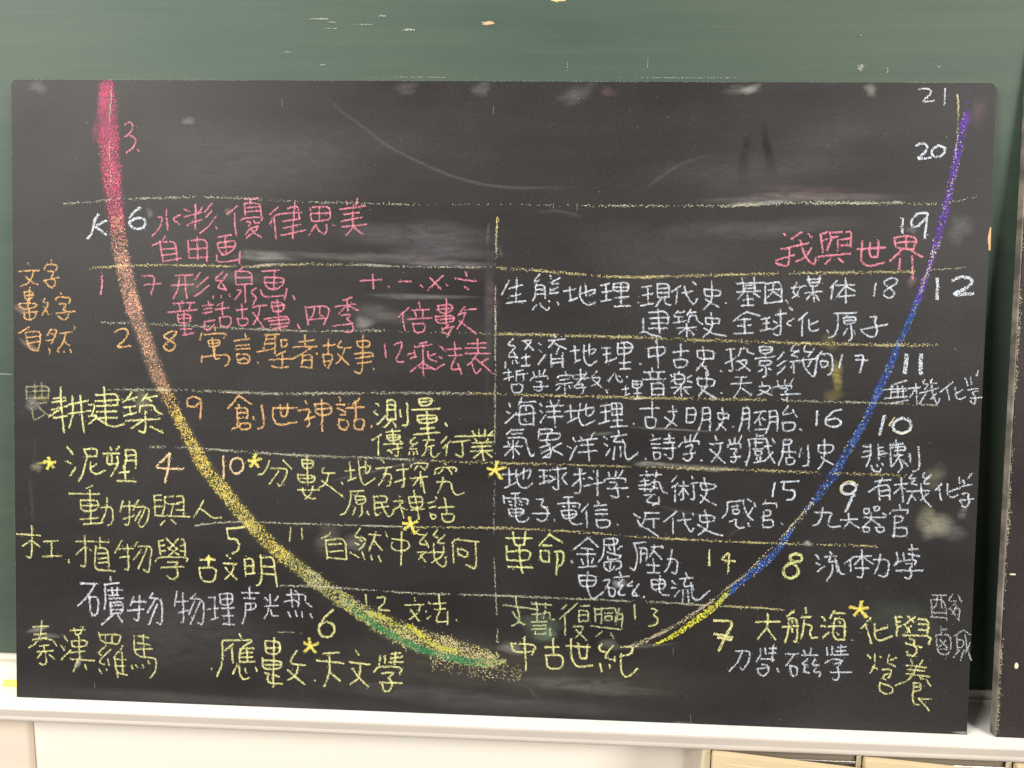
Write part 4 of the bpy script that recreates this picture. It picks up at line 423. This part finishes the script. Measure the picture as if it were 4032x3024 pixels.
LINES = """first|paleline|12|0.42|-1333 1583 -1260 1587 -1170 1599 -1113 1601 -919 1608 -807 1607 -727 1603 -631 1598 -448 1595 -251 1592
first|paleline|9|0.16|-251 1592 -94 1594 139 1595 332 1594
first|paleline|13|0.4|332 1594 600 1597 706 1598
first|paleline|16|0.85|706 1596 767 1600 940 1610 1127 1610 1239 1613
first|yellowline|13|0.45|1239 1613 1306 1609 1350 1609
first|paleline|9|0.4|1379 1615 1456 1631
second|yellowline|13|0.62|-1249 1383 -1171 1391 -1008 1397 -919 1396 -726 1396 -566 1406 -407 1405
second|paleline|8|0.35|-407 1405 -170 1401 10 1404
second|yellowline|14|0.6|10 1403 104 1399 298 1386 376 1380 453 1380 606 1386 758 1393 985 1401 1284 1408
second|paleline|9|0.35|1329 1413 1432 1423
third|paleline|13|0.5|-1213 1213 -1131 1214 -968 1210 -725 1201 -645 1200 -524 1198 -301 1205
third|paleline|8|0.2|-301 1202 -17 1201
third|yellowline|15|0.58|-17 1200 147 1200 457 1198 611 1193 764 1191 992 1188 1256 1187 1364 1192
fourth|paleline|15|0.6|-1201 1002 -968 1007 -724 1001 -643 1001 -323 1011 -46 1015
fourth|yellowline|15|0.6|-46 1015 72 1015 229 1013 539 1013 770 1015 923 1014
fourth|paleline|11|0.5|923 1014 1074 1013 1300 1011 1368 1009
fifth|paleline|14|0.6|-1058 824 -943 826 -845 820 -723 815 -562 809 -321 807 -161 803
fifth|yellowline|13|0.55|-161 803 -3 800 76 801 312 801 545 799 777 799 1006 797 1158 796 1287 794
sixth|paleline|10|0.7|-913 577 -845 588 -763 594 -698 594 -520 593 -254 593
sixth|yellowline|12|0.65|-254 592 1 597 80 598 316 593 434 585 551 580 784 576 1014 575 1151 576 1208 574
seventh|paleline|11|0.72|-646 394 -526 396 -396 391 -235 384 -155 383 5 385 84 385 321 382 557 381 689 376
seventh|yellowline|12|0.65|689 376 790 374 867 373 937 370
vertical|yellowline|11|0.85|31 1557 29 1546 28 1500
vertical|paleline|10|0.65|28 1500 28 1445 27 1399
vertical|paleline|10|0.55|28 1345 30 1212 32 1056 34 899 35 827
vertical|paleline|8|0.6|37 748 36 693 36 581
vertical|paleline|9|0.5|38 501 47 381 50 325
vertical|paleline|11|0.6|53 277 54 236
side|paleline|7|0.6|-1177 1943 -1181 1884 -1184 1838
side|orangeline|7|0.35|-1184 1838 -1186 1783 -1182 1705 -1178 1634
side|creamline|10|0.85|1387 1931 1392 1885 1394 1803 1390 1771
side|creamline|10|0.45|1390 1771 1385 1676 1374 1633 1363 1591
side|creamline|12|0.5|1338 1455 1321 1410 1302 1341
side|creamline|12|0.6|987 680 951 636 918 593 862 531 821 484 765 435 720 394
side|creamline|20|0.55|720 394 666 354 598 304 528 265 471 238"""
groups = {}
for line in LINES.split('\n'):
    n, c, w, d, s = line.split('|')
    P, ln = resample(smooth(pts(s)), .0012)
    k = max(1, int(float(w) * PX / .0013)); Q = np.repeat(P, k, 0); m = len(Q)
    t = np.repeat(np.arange(len(P)) * .0012, k); ph = rng.uniform(0, 6.28, 4)
    den = float(d) * .95 * (.85 + .35 * np.sin(t * 45 + ph[0]) + .28 * np.sin(t * 110 + ph[1]) + .22 * np.sin(t * 17 + ph[2]))
    keep = rng.uniform(0, 1, m) < den
    off = np.clip(rng.normal(0, .22, m), -.6, .6) * float(w) * PX
    tg = np.gradient(Q[::k], axis=0); tg /= np.linalg.norm(tg, axis=1)[:, None]; tg = np.repeat(tg, k, 0)
    Q = Q + np.stack([-tg[:, 1], tg[:, 0]], 1) * off[:, None] + tg * rng.uniform(-.0008, .0008, (m, 1))
    groups.setdefault(n, []).append((c, Q[keep], rng.uniform(.0008, .0016, keep.sum())))
WHAT = {'vertical': 'broken pale vertical chalk line down the middle', 'side': 'pale chalk guide line drawn along the rainbow curve'}
for n, L_ in groups.items():
    cs = list(dict.fromkeys(q[0] for q in L_))
    V = flecks(np.vstack([q[1] for q in L_]), np.concatenate([q[2] for q in L_]))
    idx = np.concatenate([np.full(len(q[1]), cs.index(q[0])) for q in L_])
    o = fleck_mesh('guide_line' if n == 'side' else 'ruled_line', V, [chalk(c) for c in cs], bb, idx)
    o['label'] = WHAT.get(n, '%s ruled chalk line counted from the top' % n)

ARCS = """left|0.66|-1196 1964 58 rose,-1190 1881 82 rose,-1186 1762 92 pinkband,-1178 1666 84 pinkband,-1171 1603 76 pinkband,-1164 1548 68 pinkpeach,-1158 1489 74 peach,-1150 1430 68 peach,-1138 1371 70 peach,-1122 1311 72 peach,-1107 1252 70 peach,-1084 1193 62 dustpeach,-1066 1149 58 peach,-1054 1106 60 dustpeach,-1040 1074 58 dustpeach,-1025 1034 56 dustpeach,-1005 995 55 goldpeach,-984 955 56 gold,-964 915 52 gold,-942 876 54 gold,-921 836 58 gold,-901 796 60 gold,-874 757 62 lemon,-843 717 62 lemon,-808 678 62 lemon,-778 638 60 lemon,-743 599 62 lemon,-704 559 62 lemon,-667 520 62 lemon,-610 477 60 olive,-555 436 62 paleolive,-508 401 66 olive,-445 360 72 olive,-381 320 74 olive
lower|0.68|-381 320 74 olive,-319 286 84 olive,-238 246 100 dustlemon,-108 210 112 dustlemon,0 184 92 dustlemon,56 176 70 dustlemon
fade|0.22|-152 192 120 dustlemon,-32 168 120 dustlemon,81 148 95 dustlemon,129 134 60 dustlemon
streak|0.9|-441 363 12 greenolive,-408 338 24 green,-384 314 30 green,-335 278 30 green,-274 247 30 green,-213 215 34 green,-152 196 32 green,-72 178 32 green,-12 168 36 green,28 169 30 greenolive,80 179 22 olive
shine|0.75|-234 283 14 lime,-202 264 26 lime,-173 240 26 lime,-137 217 22 lime,-72 203 14 lime
shine|0.7|-363 323 14 olive,-323 308 24 lime,-278 293 18 olive
rim|0.9|538 244 8 lime,575 263 14 lime,606 280 22 lime,644 309 26 lime,675 334 30 lime,713 362 32 lime,739 388 26 lime,758 413 20 lime
rim|0.92|739 390 14 limeblue,773 425 26 blue,814 464 30 blue,852 495 40 blue,885 529 38 blue,913 560 32 blue,937 600 26 blue,950 620 20 blue
rim|0.4|950 620 16 bluecream,973 652 16 creamline,991 676 18 bluecream
rim|0.72|987 680 16 bluecream,1006 700 26 blue,1033 736 34 blue,1054 771 46 blue,1071 793 48 blue,1085 819 34 blue,1103 854 40 blue,1118 884 42 blue
rim|0.86|1118 884 42 blue,1138 921 34 blue,1163 974 36 blue,1178 1010 34 blue,1188 1037 34 blue,1204 1076 36 blue,1218 1107 38 blue,1231 1146 34 blue,1248 1196 28 blue,1262 1227 28 blue,1275 1261 26 blue,1287 1292 28 blue,1293 1315 28 bluepurple
rim|0.8|1293 1311 32 bluepurple,1303 1341 32 purple,1315 1383 30 purple,1325 1417 26 purple,1336 1454 28 purplecream,1344 1489 36 purple,1353 1531 40 purple,1365 1576 36 purple,1369 1606 34 purple,1375 1638 36 purple,1384 1689 40 purple,1394 1749 38 purple,1402 1801 38 purple,1409 1845 38 purple,1415 1878 26 purple
rim|0.15|1415 1878 26 purple,1417 1912 30 purple,1418 1957 30 purple"""
AL = {'left': ('rainbow_curve', 'wide chalk curve changing from pink over peach to yellow'), 'lower': ('rainbow_curve', 'wide grainy yellow green foot of the chalk curve'),
      'fade': ('chalk_grains', 'scattered yellow grains under the foot of the curve'), 'streak': ('curve_streak', 'dense green streak along the lower edge of the curve'),
      'shine': ('curve_streak', 'bright lime streaks inside the foot of the curve'), 'rim': ('rainbow_curve', 'narrower curve on the right changing from lime over blue to purple')}  # bright streaks are lime chalk over the curve
packs = {}; und = []
for line in ARCS.split('\n'):
    n, d, s = line.split('|'); d = float(d)
    raw = [q.split(' ') for q in s.split(',')]
    if n in ('left', 'lower', 'streak'):
        und.append((n, raw))
    A = np.array([[int(q[0]) / 2000, int(q[1]) / 2000, float(q[2]) * PX * (.86 if n == 'rim' else .93)] for q in raw])
    cum = np.r_[0, np.cumsum(np.linalg.norm(np.diff(A[:, :2], axis=0), axis=1))]
    tt = np.linspace(0, cum[-1], max(8, int(cum[-1] / .0015)))
    Ps = smooth(A, 2); cs_ = np.r_[0, np.cumsum(np.linalg.norm(np.diff(Ps[:, :2], axis=0), axis=1))]; cs_ *= cum[-1] / cs_[-1]
    X = np.stack([np.interp(tt, cs_, Ps[:, i]) for i in range(3)], 1)
    tg = np.gradient(X[:, :2], axis=0); tg /= np.linalg.norm(tg, axis=1)[:, None]
    for i in range(len(X)):
        w = X[i, 2]; size0 = .0014 if w > .012 else .0014
        cnt = rng.poisson(w * .0015 * d * 1.15 / (size0 ** 2 * .55))
        if not cnt: continue
        e1 = .5 * w * (1 + .10 * math.sin(tt[i] * 210 + 2 * math.sin(tt[i] * 90)) + rng.normal(0, .05)); o_ = rng.normal(0, .06, cnt) * w + rng.uniform(-1, 1, cnt) * e1 * .90
        p = X[i, :2] + np.outer(o_, (-tg[i, 1], tg[i, 0])) + np.outer(rng.uniform(-.001, .001, cnt), tg[i])
        j = np.searchsorted(cum, tt[i] + rng.normal(0, .012)) - 1; j = int(np.clip(j, 0, len(raw) - 1))
        # grain of the board: chalk catches in patches
        g = np.sin(p[:, 0] * 2000 + p[:, 1] * 900 + 3 * np.sin(p[:, 1] * 1100)) * np.sin(p[:, 1] * 1700 - p[:, 0] * 600 + 3 * np.sin(p[:, 0] * 800)) + .25 * np.sin(tt[i] * 95)
        kp = (g > .16 - .8 * (d - .5)) | (rng.uniform(0, 1, cnt) < .10)
        mixl = MIX[raw[j][3]]
        cols = [mixl[q] for q in rng.integers(0, len(mixl), cnt)]
        pk = packs.setdefault(n, ([], [], []))
        pk[0].append(p[kp]); pk[1].append(rng.uniform(.6, 1.35, kp.sum()) * size0); pk[2].extend(c for c, k_ in zip(cols, kp) if k_)
for n, (a, b, c) in packs.items():
    cs = list(dict.fromkeys(c))
    V = flecks(np.vstack(a), np.concatenate(b)); V[..., 1] += (-.0004 if n in ('streak', 'shine') else .0002)
    nm, lab = AL[n]
    o = fleck_mesh(nm, V, [chalk(q) for q in cs], bb, np.array([cs.index(q) for q in c])); o['label'] = lab

STARS = """-1382 765 26
-723 786 28
-867 471 13
37 778 36
-224 602 34
-539 203 30
1162 380 34"""
for line in STARS.split('\n'):
    x, z, s = map(int, line.split()); x /= 2000; z /= 2000; r = s * PX
    Cs, Zs = [], []
    for k in range(5 if s > 20 else 4):
        a = R(90 + k * (72 if s > 20 else 90) + rng.uniform(-14, 14)); l = r * rng.uniform(.85, 1.25)
        for q in range(3):
            P = np.array([[x, z], [x + l * math.cos(a + rng.uniform(-.16, .16)), z + l * math.sin(a + rng.uniform(-.1, .1))]])
            c_, z_ = stroke_flecks(P, 10 * PX, .62); Cs.append(c_); Zs.append(z_)
    o = fleck_mesh('chalk_star', flecks(np.vstack(Cs), np.concatenate(Zs)), chalk('star'), bb); o['label'] = 'small bright yellow chalk star'

# ---- wiped chalk dust, plus a sheen painted low in the middle: thin films with soft edges, each a mesh lying on the board face
layer = [0]
def film(name, verts, faces, alpha, c, parent, y0=-.00006):
    layer[0] += 1
    y = y0 - layer[0] * .0000015
    me = bpy.data.meshes.new(name); me.from_pydata([(x, y, z) for x, z in verts], [], faces)
    at = me.attributes.new('dust', 'FLOAT', 'POINT'); at.data.foreach_set('value', alpha)
    return link(name, me, dust(c), parent)
def ellipse_film(name, cx, cz, rx, rz, ang, st, c, parent):
    n, m = 28, 9; ca, sa = math.cos(ang), math.sin(ang); ph = rng.uniform(0, 6.28, 3)
    vs = [(cx, cz)]; al = [st]
    for j in range(1, m + 1):
        t = j / m
        for i in range(n):
            th = 2 * math.pi * i / n
            wob = 1 + .16 * math.sin(2 * th + ph[0]) + .12 * math.sin(3 * th + ph[1]) + .07 * math.sin(5 * th + ph[2])
            u, v = rx * t * wob * math.cos(th), rz * t * wob * math.sin(th)
            x = min(max(cx + u * ca - v * sa, -W2 + .001), W2 - .001); z = min(max(cz + u * sa + v * ca, .001), H - .001)
            vs.append((x, z)); al.append(st * (1 - t * t) ** 1.3)
    fs = [(0, 1 + (i + 1) % n, 1 + i) for i in range(n)]
    for j in range(m - 1):
        a, b = 1 + j * n, 1 + (j + 1) * n
        for i in range(n): fs.append((a + i, a + (i + 1) % n, b + (i + 1) % n, b + i))
    return film(name, vs, fs, al, c, parent)
def ribbon_film(name, P, w, st, c, parent):
    P, ln = resample(smooth(P, 3), .004); tg = np.gradient(P, axis=0); tg /= np.linalg.norm(tg, axis=1)[:, None]
    vs, al, fs = [], [], []; n = len(P)
    for i in range(n):
        e = min(1, min(i, n - 1 - i) / (n * .18 + 1e-6))
        for k, a in ((-1, 0), (-.45, .8), (0, 1), (.45, .8), (1, 0)):
            vs.append((P[i, 0] - tg[i, 1] * k * w, P[i, 1] + tg[i, 0] * k * w)); al.append(a * st * e)
    for i in range(n - 1):
        for k in range(4): q = i * 5 + k; fs.append((q, q + 1, q + 6, q + 5))
    return film(name, vs, fs, al, c, parent)
UD = {'rose': 'rosedust', 'pinkband': 'rosedust', 'pinkpeach': 'rosedust', 'peach': 'orangedust', 'dustpeach': 'orangedust', 'goldpeach': 'orangedust'}
for n, raw in und:                                   # the rubbed-in body of the wide chalk curve
    cuts = []
    for q in raw:
        c = 'greenfilm' if n == 'streak' else UD.get(q[3], 'yellowdust')
        if not cuts or cuts[-1][0] != c:
            if cuts: cuts[-1][1].append(q)
            cuts.append((c, []))
        cuts[-1][1].append(q)
    for c, qs in cuts:
        if len(qs) < 2: continue
        P = np.array([[int(q[0]) / 2000, int(q[1]) / 2000] for q in qs])
        ribbon_film('rubbed_dust', P, np.mean([float(q[2]) for q in qs]) * PX * .66, .55 if n == 'streak' else (.10 if c == 'yellowdust' else .15), c, bb)
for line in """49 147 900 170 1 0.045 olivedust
770 1740 30 90 4 0.3 darkfilm
841 1759 28 110 -14 0.3 darkfilm
809 1691 430 110 -6 0.045 lilacdust
1008 1791 260 90 -20 0.04 lilacdust
-767 1716 420 230 0 0.035 paledust
-968 224 500 200 0 0.04 paledust
-210 1497 330 75 2 0.1 lilacdust
-155 1443 260 40 2 0.1 lilacdust
-123 1411 190 20 1 0.2 lilacdust
-407 1430 420 22 2 0.1 paledust
-694 1428 150 22 3 0.26 paledust
-694 1400 80 8 -8 0.5 paledust
-343 1405 90 7 2 0.4 paledust
-208 1311 230 14 1 0.18 paledust
-326 1253 150 40 2 0.1 paledust
-380 1227 34 40 70 0.3 paledust
-935 1330 80 70 0 0.08 olivedust
939 1623 420 24 -1 0.14 paledust
827 1608 120 12 -3 0.4 paledust
976 1638 300 30 0 0.07 pinkdust
1369 650 68 78 25 0.34 olivedust
1414 633 70 60 0 0.13 paledust
1370 791 50 60 0 0.12 olivedust
1457 685 22 35 0 0.14 paledust
1067 1096 32 62 -10 0.3 yellowdust
1058 1031 50 30 0 0.12 yellowdust
1041 1192 40 40 0 0.12 yellowdust
-1448 1137 50 16 25 0.25 orangedust
-1439 953 34 40 60 0.26 paledust
-1472 1250 40 25 30 0.16 orangedust
-1408 970 40 14 0 0.2 yellowdust
-1082 969 36 55 10 0.22 olivedust
-1426 750 30 24 -30 0.25 olivedust
-1401 765 35 9 -8 0.5 yellowdust
-934 1842 28 22 -20 0.2 paledust
-1413 1943 45 30 0 0.14 lilacdust
782 1945 42 22 -10 0.26 paledust
756 1943 90 20 0 0.12 paledust
1135 1944 30 26 0 0.26 paledust
-27 1942 50 30 0 0.12 paledust
263 1928 90 40 -30 0.09 paledust
358 1936 36 22 0 0.09 pinkdust
-256 1943 60 25 0 0.08 paledust
189 289 110 60 0 0.16 greendust
205 266 50 34 0 0.22 greendust
430 434 30 26 0 0.42 paledust
-402 536 55 40 0 0.16 paledust
-487 550 60 80 0 0.1 olivedust
622 805 260 12 2 0.18 paledust
514 810 70 14 0 0.32 paledust
730 799 80 12 0 0.28 olivedust
-320 771 260 7 -14 0.12 paledust
581 918 170 7 2 0.22 paledust
364 899 60 10 -8 0.16 paledust
-1426 225 60 14 -20 0.22 paledust
-1397 205 60 20 0 0.16 paledust
-1293 122 14 30 30 0.4 paledust
1272 1534 26 18 0 0.14 paledust
1412 1539 60 60 0 0.1 paledust
1278 1379 20 30 0 0.16 pinkdust
95 218 60 30 0 0.2 paledust
513 241 110 12 -8 0.12 paledust
403 241 60 24 0 0.16 paledust
999 577 24 12 0 0.4 paledust
-1210 1884 26 70 3 0.22 rosedust
-1195 1923 34 62 0 0.42 rosedust
-1187 1775 46 170 0 0.22 rosedust
-1230 1806 16 60 0 0.16 rosedust
1417 1860 16 60 8 0.3 violetdust
1449 1883 40 60 0 0.06 pinkdust
9 1251 20 420 0 0.05 lilacdust
16 1306 40 90 0 0.06 pinkdust
328 109 360 40 1 0.09 paledust
10 48 700 50 2 0.06 paledust
528 1452 420 120 0 0.03 paledust
829 1532 400 50 -2 0.06 paledust
-490 1780 420 120 -4 0.025 paledust
-926 19 600 30 2 0.05 paledust
1289 352 180 90 0 0.06 greendust
630 -3 48 16 -3 0.24 paledust
1486 6 40 10 3 0.35 paledust
-774 1360 130 40 4 0.07 paledust
-807 1564 22 16 0 0.2 orangedust
-1057 1557 14 30 0 0.14 paledust""".split('\n'):
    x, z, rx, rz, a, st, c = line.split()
    ellipse_film('chalk_smudge', int(x) / 2000, int(z) / 2000, int(rx) * PX, int(rz) * PX, R(-float(a)), float(st), c, bb)  # smudges; the first, broad film paints the board's lower sheen as colour
for line in """5|0.26|lilacdust|-508 1942 -491 1907 -455 1873 -384 1824 -312 1768 -216 1722 -120 1681 -25 1656 61 1646 177 1646 277 1650
6|0.16|paledust|473 1644 529 1689 589 1727 671 1750
5|0.3|paledust|4 1538 0 1476
5|0.25|paledust|36 1476 45 1434
6|0.22|paledust|159 99 170 71 194 65
6|0.13|olivedust|-1450 725 -1444 652 -1440 570
6|0.1|paledust|-1430 848 -1435 742
6|0.12|paledust|-1212 1397 -1208 1310
5|0.18|paledust|533 683 626 662 743 645
5|0.16|pinkdust|749 582 797 627 827 675
5|0.2|paledust|140 1572 217 1579 292 1560""".split('\n'):
    w, st, c, s = line.split('|')
    ribbon_film('wiped_trail', pts(s), int(w) * PX * 1.6, float(st) * .26, c, bb)

# specks of chalk all over, and the pale worn line on the upper edge
n = 420
Cc = np.stack([rng.uniform(-W2 + .004, W2 - .004, n), H * rng.uniform(.004, .996, n)], 1)
o = fleck_mesh('chalk_specks', flecks(Cc, rng.uniform(.0004, .0011, n) * rng.choice([.8, 1, 1, 1.5], n)), chalk('scuff'), bb)
n = 1500
x = rng.uniform(-W2 + .012, W2 - .012, n); keep = rng.uniform(0, 1, n) < np.clip(.5 + .5 * np.sin(x * 9) + .4 * np.sin(x * 41), .1, 1)
Cc = np.stack([x, H - np.abs(rng.normal(.0002, .0006, n))], 1)[keep]
z = rng.uniform(.0, H, 400); E1 = np.stack([-W2 + np.abs(rng.normal(.0002, .0005, 400)), z * .99], 1)
Cc = np.vstack([Cc, E1[rng.uniform(0, 1, 400) < .6]])
fleck_mesh('worn_edge', flecks(Cc, rng.uniform(.0004, .0011, len(Cc))), chalk('edgewear'), bb)
# vertical scratches
for sx, sz, l in ((-.32, .955, .012), (.006, .945, .011), (.10, .80, .008), (.136, .80, .010), (.33, .016, .012), (-.62, .03, .01), (.30, .12, .011)):
    t = np.linspace(0, 1, 16); Cc = np.stack([sx + rng.normal(0, .0003, 16), sz - t * l], 1)
    fleck_mesh('scratch', flecks(Cc, np.full(16, .0007)), chalk('scuff'), bb)
# chipped place on the right edge where the wood shows
bm = bmesh.new()
cp = [(.7512, .771), (.7495, .772), (.7480, .764), (.7468, .756), (.7474, .748), (.7486, .744), (.7488, .738), (.7512, .737)]
vf = [bm.verts.new((a, -.0004 - .0006 * (i % 2), b)) for i, (a, b) in enumerate(cp)]; vb = [bm.verts.new((a, .004, b)) for a, b in cp]
bm.faces.new(vf)
for i in range(len(cp)): bm.faces.new((vf[i], vb[i], vb[(i + 1) % len(cp)], vf[(i + 1) % len(cp)]))
bmesh.ops.recalc_face_normals(bm, faces=bm.faces[:])
o = bm_obj('chipped_wood', bm, M_WOOD, bb); o['label'] = 'raw wood chip showing on the right edge'

# ------------------------------------------------------------------ second black board at the right
rb = root('blackboard', (0.792, -.003, 0.0004), 'second worn black board with scuffed grey edge at the far right', 'blackboard', (-LEAN, R(0.35), 0))
panel('panel', 0, 1.2, 1.30, .014, M_SLATE_R, rb, .006)
boxo('board_edge', -.0022, -.0004, .0004, .0135, .0015, 1.29, M_EDGE, rb)
n = 1600
Cc = np.stack([np.abs(rng.normal(0, .0016, n)) - .0006, 1.29 * rng.beta(1.1, 1.5, n)], 1)
kp = rng.uniform(0, 1, n) < np.clip(.45 + .5 * np.sin(Cc[:, 1] * 23) + .3 * np.sin(Cc[:, 1] * 61), .05, 1)
fleck_mesh('worn_edge', flecks(Cc[kp], rng.uniform(.0006, .0018, kp.sum())), chalk('dimyellow'), rb)
def chip(cx, cz, rx, rz):
    bm = bmesh.new(); v = []
    for i in range(9):
        a = 2 * math.pi * i / 9; q = rng.uniform(.75, 1.1)
        v.append(bm.verts.new((cx + rx * q * math.cos(a), -.0006, cz + rz * q * math.sin(a))))
    f = bm.faces.new(v[::-1]); r = bmesh.ops.extrude_face_region(bm, geom=[f])
    for q in r['geom']:
        if isinstance(q, bmesh.types.BMVert): q.co.y = -.0001
    bmesh.ops.recalc_face_normals(bm, faces=bm.faces[:])
    o = bm_obj('paint_chip', bm, chalk('creamline'), rb); o['label'] = 'small pale chip on the second board'
chip(.0235, .112, .0032, .0048); chip(.0105, .252, .0055, .0014)

# ------------------------------------------------------------------ marks on the green board
def gmark(x, z, w, h, c, n, size=.0014):
    board_mark('scuff_mark', x, z, w, h, c, n, gb, size)
for x, z, w, h, c, n, s in ((-.0037, 1.0404, .010, .0028, 'warmscuff', 120, .0014), (.0997, 1.0731, .012, .002, 'yellowline', 60, .0018), (-.1664, 1.051, .007, .0010, 'scuff', 30, .0015), (-.1255, 1.0308, .008, .0012, 'scuff', 45, .0015),
    (-.2604, 1.0466, .016, .0009, 'scuff', 70, .0015), (-.2428, 1.0418, .006, .0008, 'scuff', 16, .0014), (-.1958, 1.0385, .02, .0012, 'scuff', 24, .0012), (-.2469, 1.0329, .012, .0008, 'scuff', 14, .0012), (-.3147, .9983, .007, .0007, 'scuff', 16, .0012),
    (-.2596, .9794, .006, .0007, 'scuff', 14, .0012), (.5549, .9782, .007, .0045, 'scuff', 34, .0014), (.5942, .9758, .0012, .006, 'scuff', 14, .0011), (.5516, 1.0234, .0016, .0012, 'scuff', 5, .0013), (.6684, .9789, .003, .0022, 'scuff', 8, .0012),
    (.1172, .9807, .0009, .015, 'scuff', 12, .0009), (.2379, .9828, .0012, .014, 'scuff', 14, .0009), (-.7999, .4888, .02, .001, 'scuff', 50, .0013), (.30, .9620, .10, .0007, 'scuff', 90, .0010), (-.10, .9615, .10, .0006, 'scuff', 50, .0010)):
    gmark(x, z, w, h, c, n, s)

# ------------------------------------------------------------------ chalk stick and crumbs on the tray
bm = bmesh.new(); r = .0052
ring = [(0, .0030), (.0006, .0044), (.0018, r), (.075, r * .97), (.0768, .0042), (.0772, .003)]
vs = []
for x, rr in ring: vs.append([bm.verts.new((x, rr * math.cos(2 * math.pi * k / 20), rr * math.sin(2 * math.pi * k / 20))) for k in range(20)])
for a, b in zip(vs[:-1], vs[1:]):
    for k in range(20): bm.faces.new((a[k], a[(k + 1) % 20], b[(k + 1) % 20], b[k]))
bm.faces.new(vs[0][::-1]); bm.faces.new(vs[-1])
bmesh.ops.recalc_face_normals(bm, faces=bm.faces[:])
cs = bm_obj('chalk_stick', bm, mat('yellow_chalk_stick', (0.80, 0.74, 0.16), 0.9, 0.1), None, True)
cs.location = (-.7945, .033, r + .0002); tag(cs, 'yellow chalk stick lying in the tray at the left end of the black board', 'chalk')
def crumb(x, y, s, label):
    bm = bmesh.new(); bmesh.ops.create_icosphere(bm, subdivisions=2, radius=s)
    for v in bm.verts: v.co *= 1 + .28 * math.sin(v.co.x * 900 + v.co.z * 700) ; 
    for v in bm.verts: v.co.z *= .8
    o = bm_obj('chalk_crumb', bm, chalk('white'), None); o.location = (x, y, s * .9); tag(o, label, 'chalk crumb', 'white chalk crumbs on the tray')
crumb(.3921, .0020 - .006, .0016, 'white chalk crumb on the tray edge right of the middle, largest of the crumbs')
crumb(.6738, -.0055, .0008, 'tiny chalk crumb near the right corner of the large board, left one of a pair')
crumb(.6977, -.0060, .0008, 'tiny chalk crumb near the right corner of the large board, right one of a pair')

# ------------------------------------------------------------------ steel cabinet under the tray, right
cb = root('steel_cabinet', (.345, -.025, -.55), 'beige steel cabinet with doors ajar under the tray at lower right', 'cabinet')
ZT = .5285                                                       # top of the carcass, just under the tray lip
boxo('side_panel', 0, .0035, .0035, .132, 0, ZT, M_GREYST, cb, .0005)
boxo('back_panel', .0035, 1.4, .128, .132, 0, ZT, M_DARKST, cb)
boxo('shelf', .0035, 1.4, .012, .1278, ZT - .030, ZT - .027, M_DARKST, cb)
for x0, x1 in ((0, .0125), (.2315, .2385), (.452, .460), (.690, .70)):
    boxo('post', x0, x1, 0, .0033, 0, ZT, M_FRAME, cb, .0006)
for a, b in ((.0127, .2313), (.2387, .4518), (.4602, .6898)):
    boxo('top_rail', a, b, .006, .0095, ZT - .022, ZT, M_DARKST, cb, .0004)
    boxo('shelf_strip', a, b, .001, .0058, ZT - .0185, ZT - .0145, M_STEEL, cb, .0012, 3)
boxo('hinge_bracket', -.012, .0095, .001, .03, ZT - .0045, ZT - .0005, M_GREYST, cb, .0006)
def door(x0, w, swing):
    bm = bmesh.new(); t = .011
    box(bm, .0, w, -t, 0, .004, ZT - .0022)
    bmesh.ops.bevel(bm, geom=bm.edges[:], offset=.0012, segments=2, affect='EDGES')
    d = bm_obj('door', bm, M_BEIGE, cb); d.location = (x0, -.0008, 0); d.rotation_euler = (0, 0, -R(swing))
    # pressed line round the door face
    bm = bmesh.new(); a, b, c_, e_ = .020, w - .020, .03, ZT - .016
    for q in ((a, b, e_ - .0012, e_), (a, b, c_, c_ + .0012), (a, a + .0012, c_ + .0012, e_ - .0012), (b - .0012, b, c_ + .0012, e_ - .0012)):
        box(bm, q[0], q[1], -t - .0005, -t + .0002, q[2], q[3])
    f = bm_obj('pressed_rim', bm, M_FRAME, d)
door(.0135, .217, 8.2); door(.2395, .211, 7.2); door(.461, .228, 5.0)
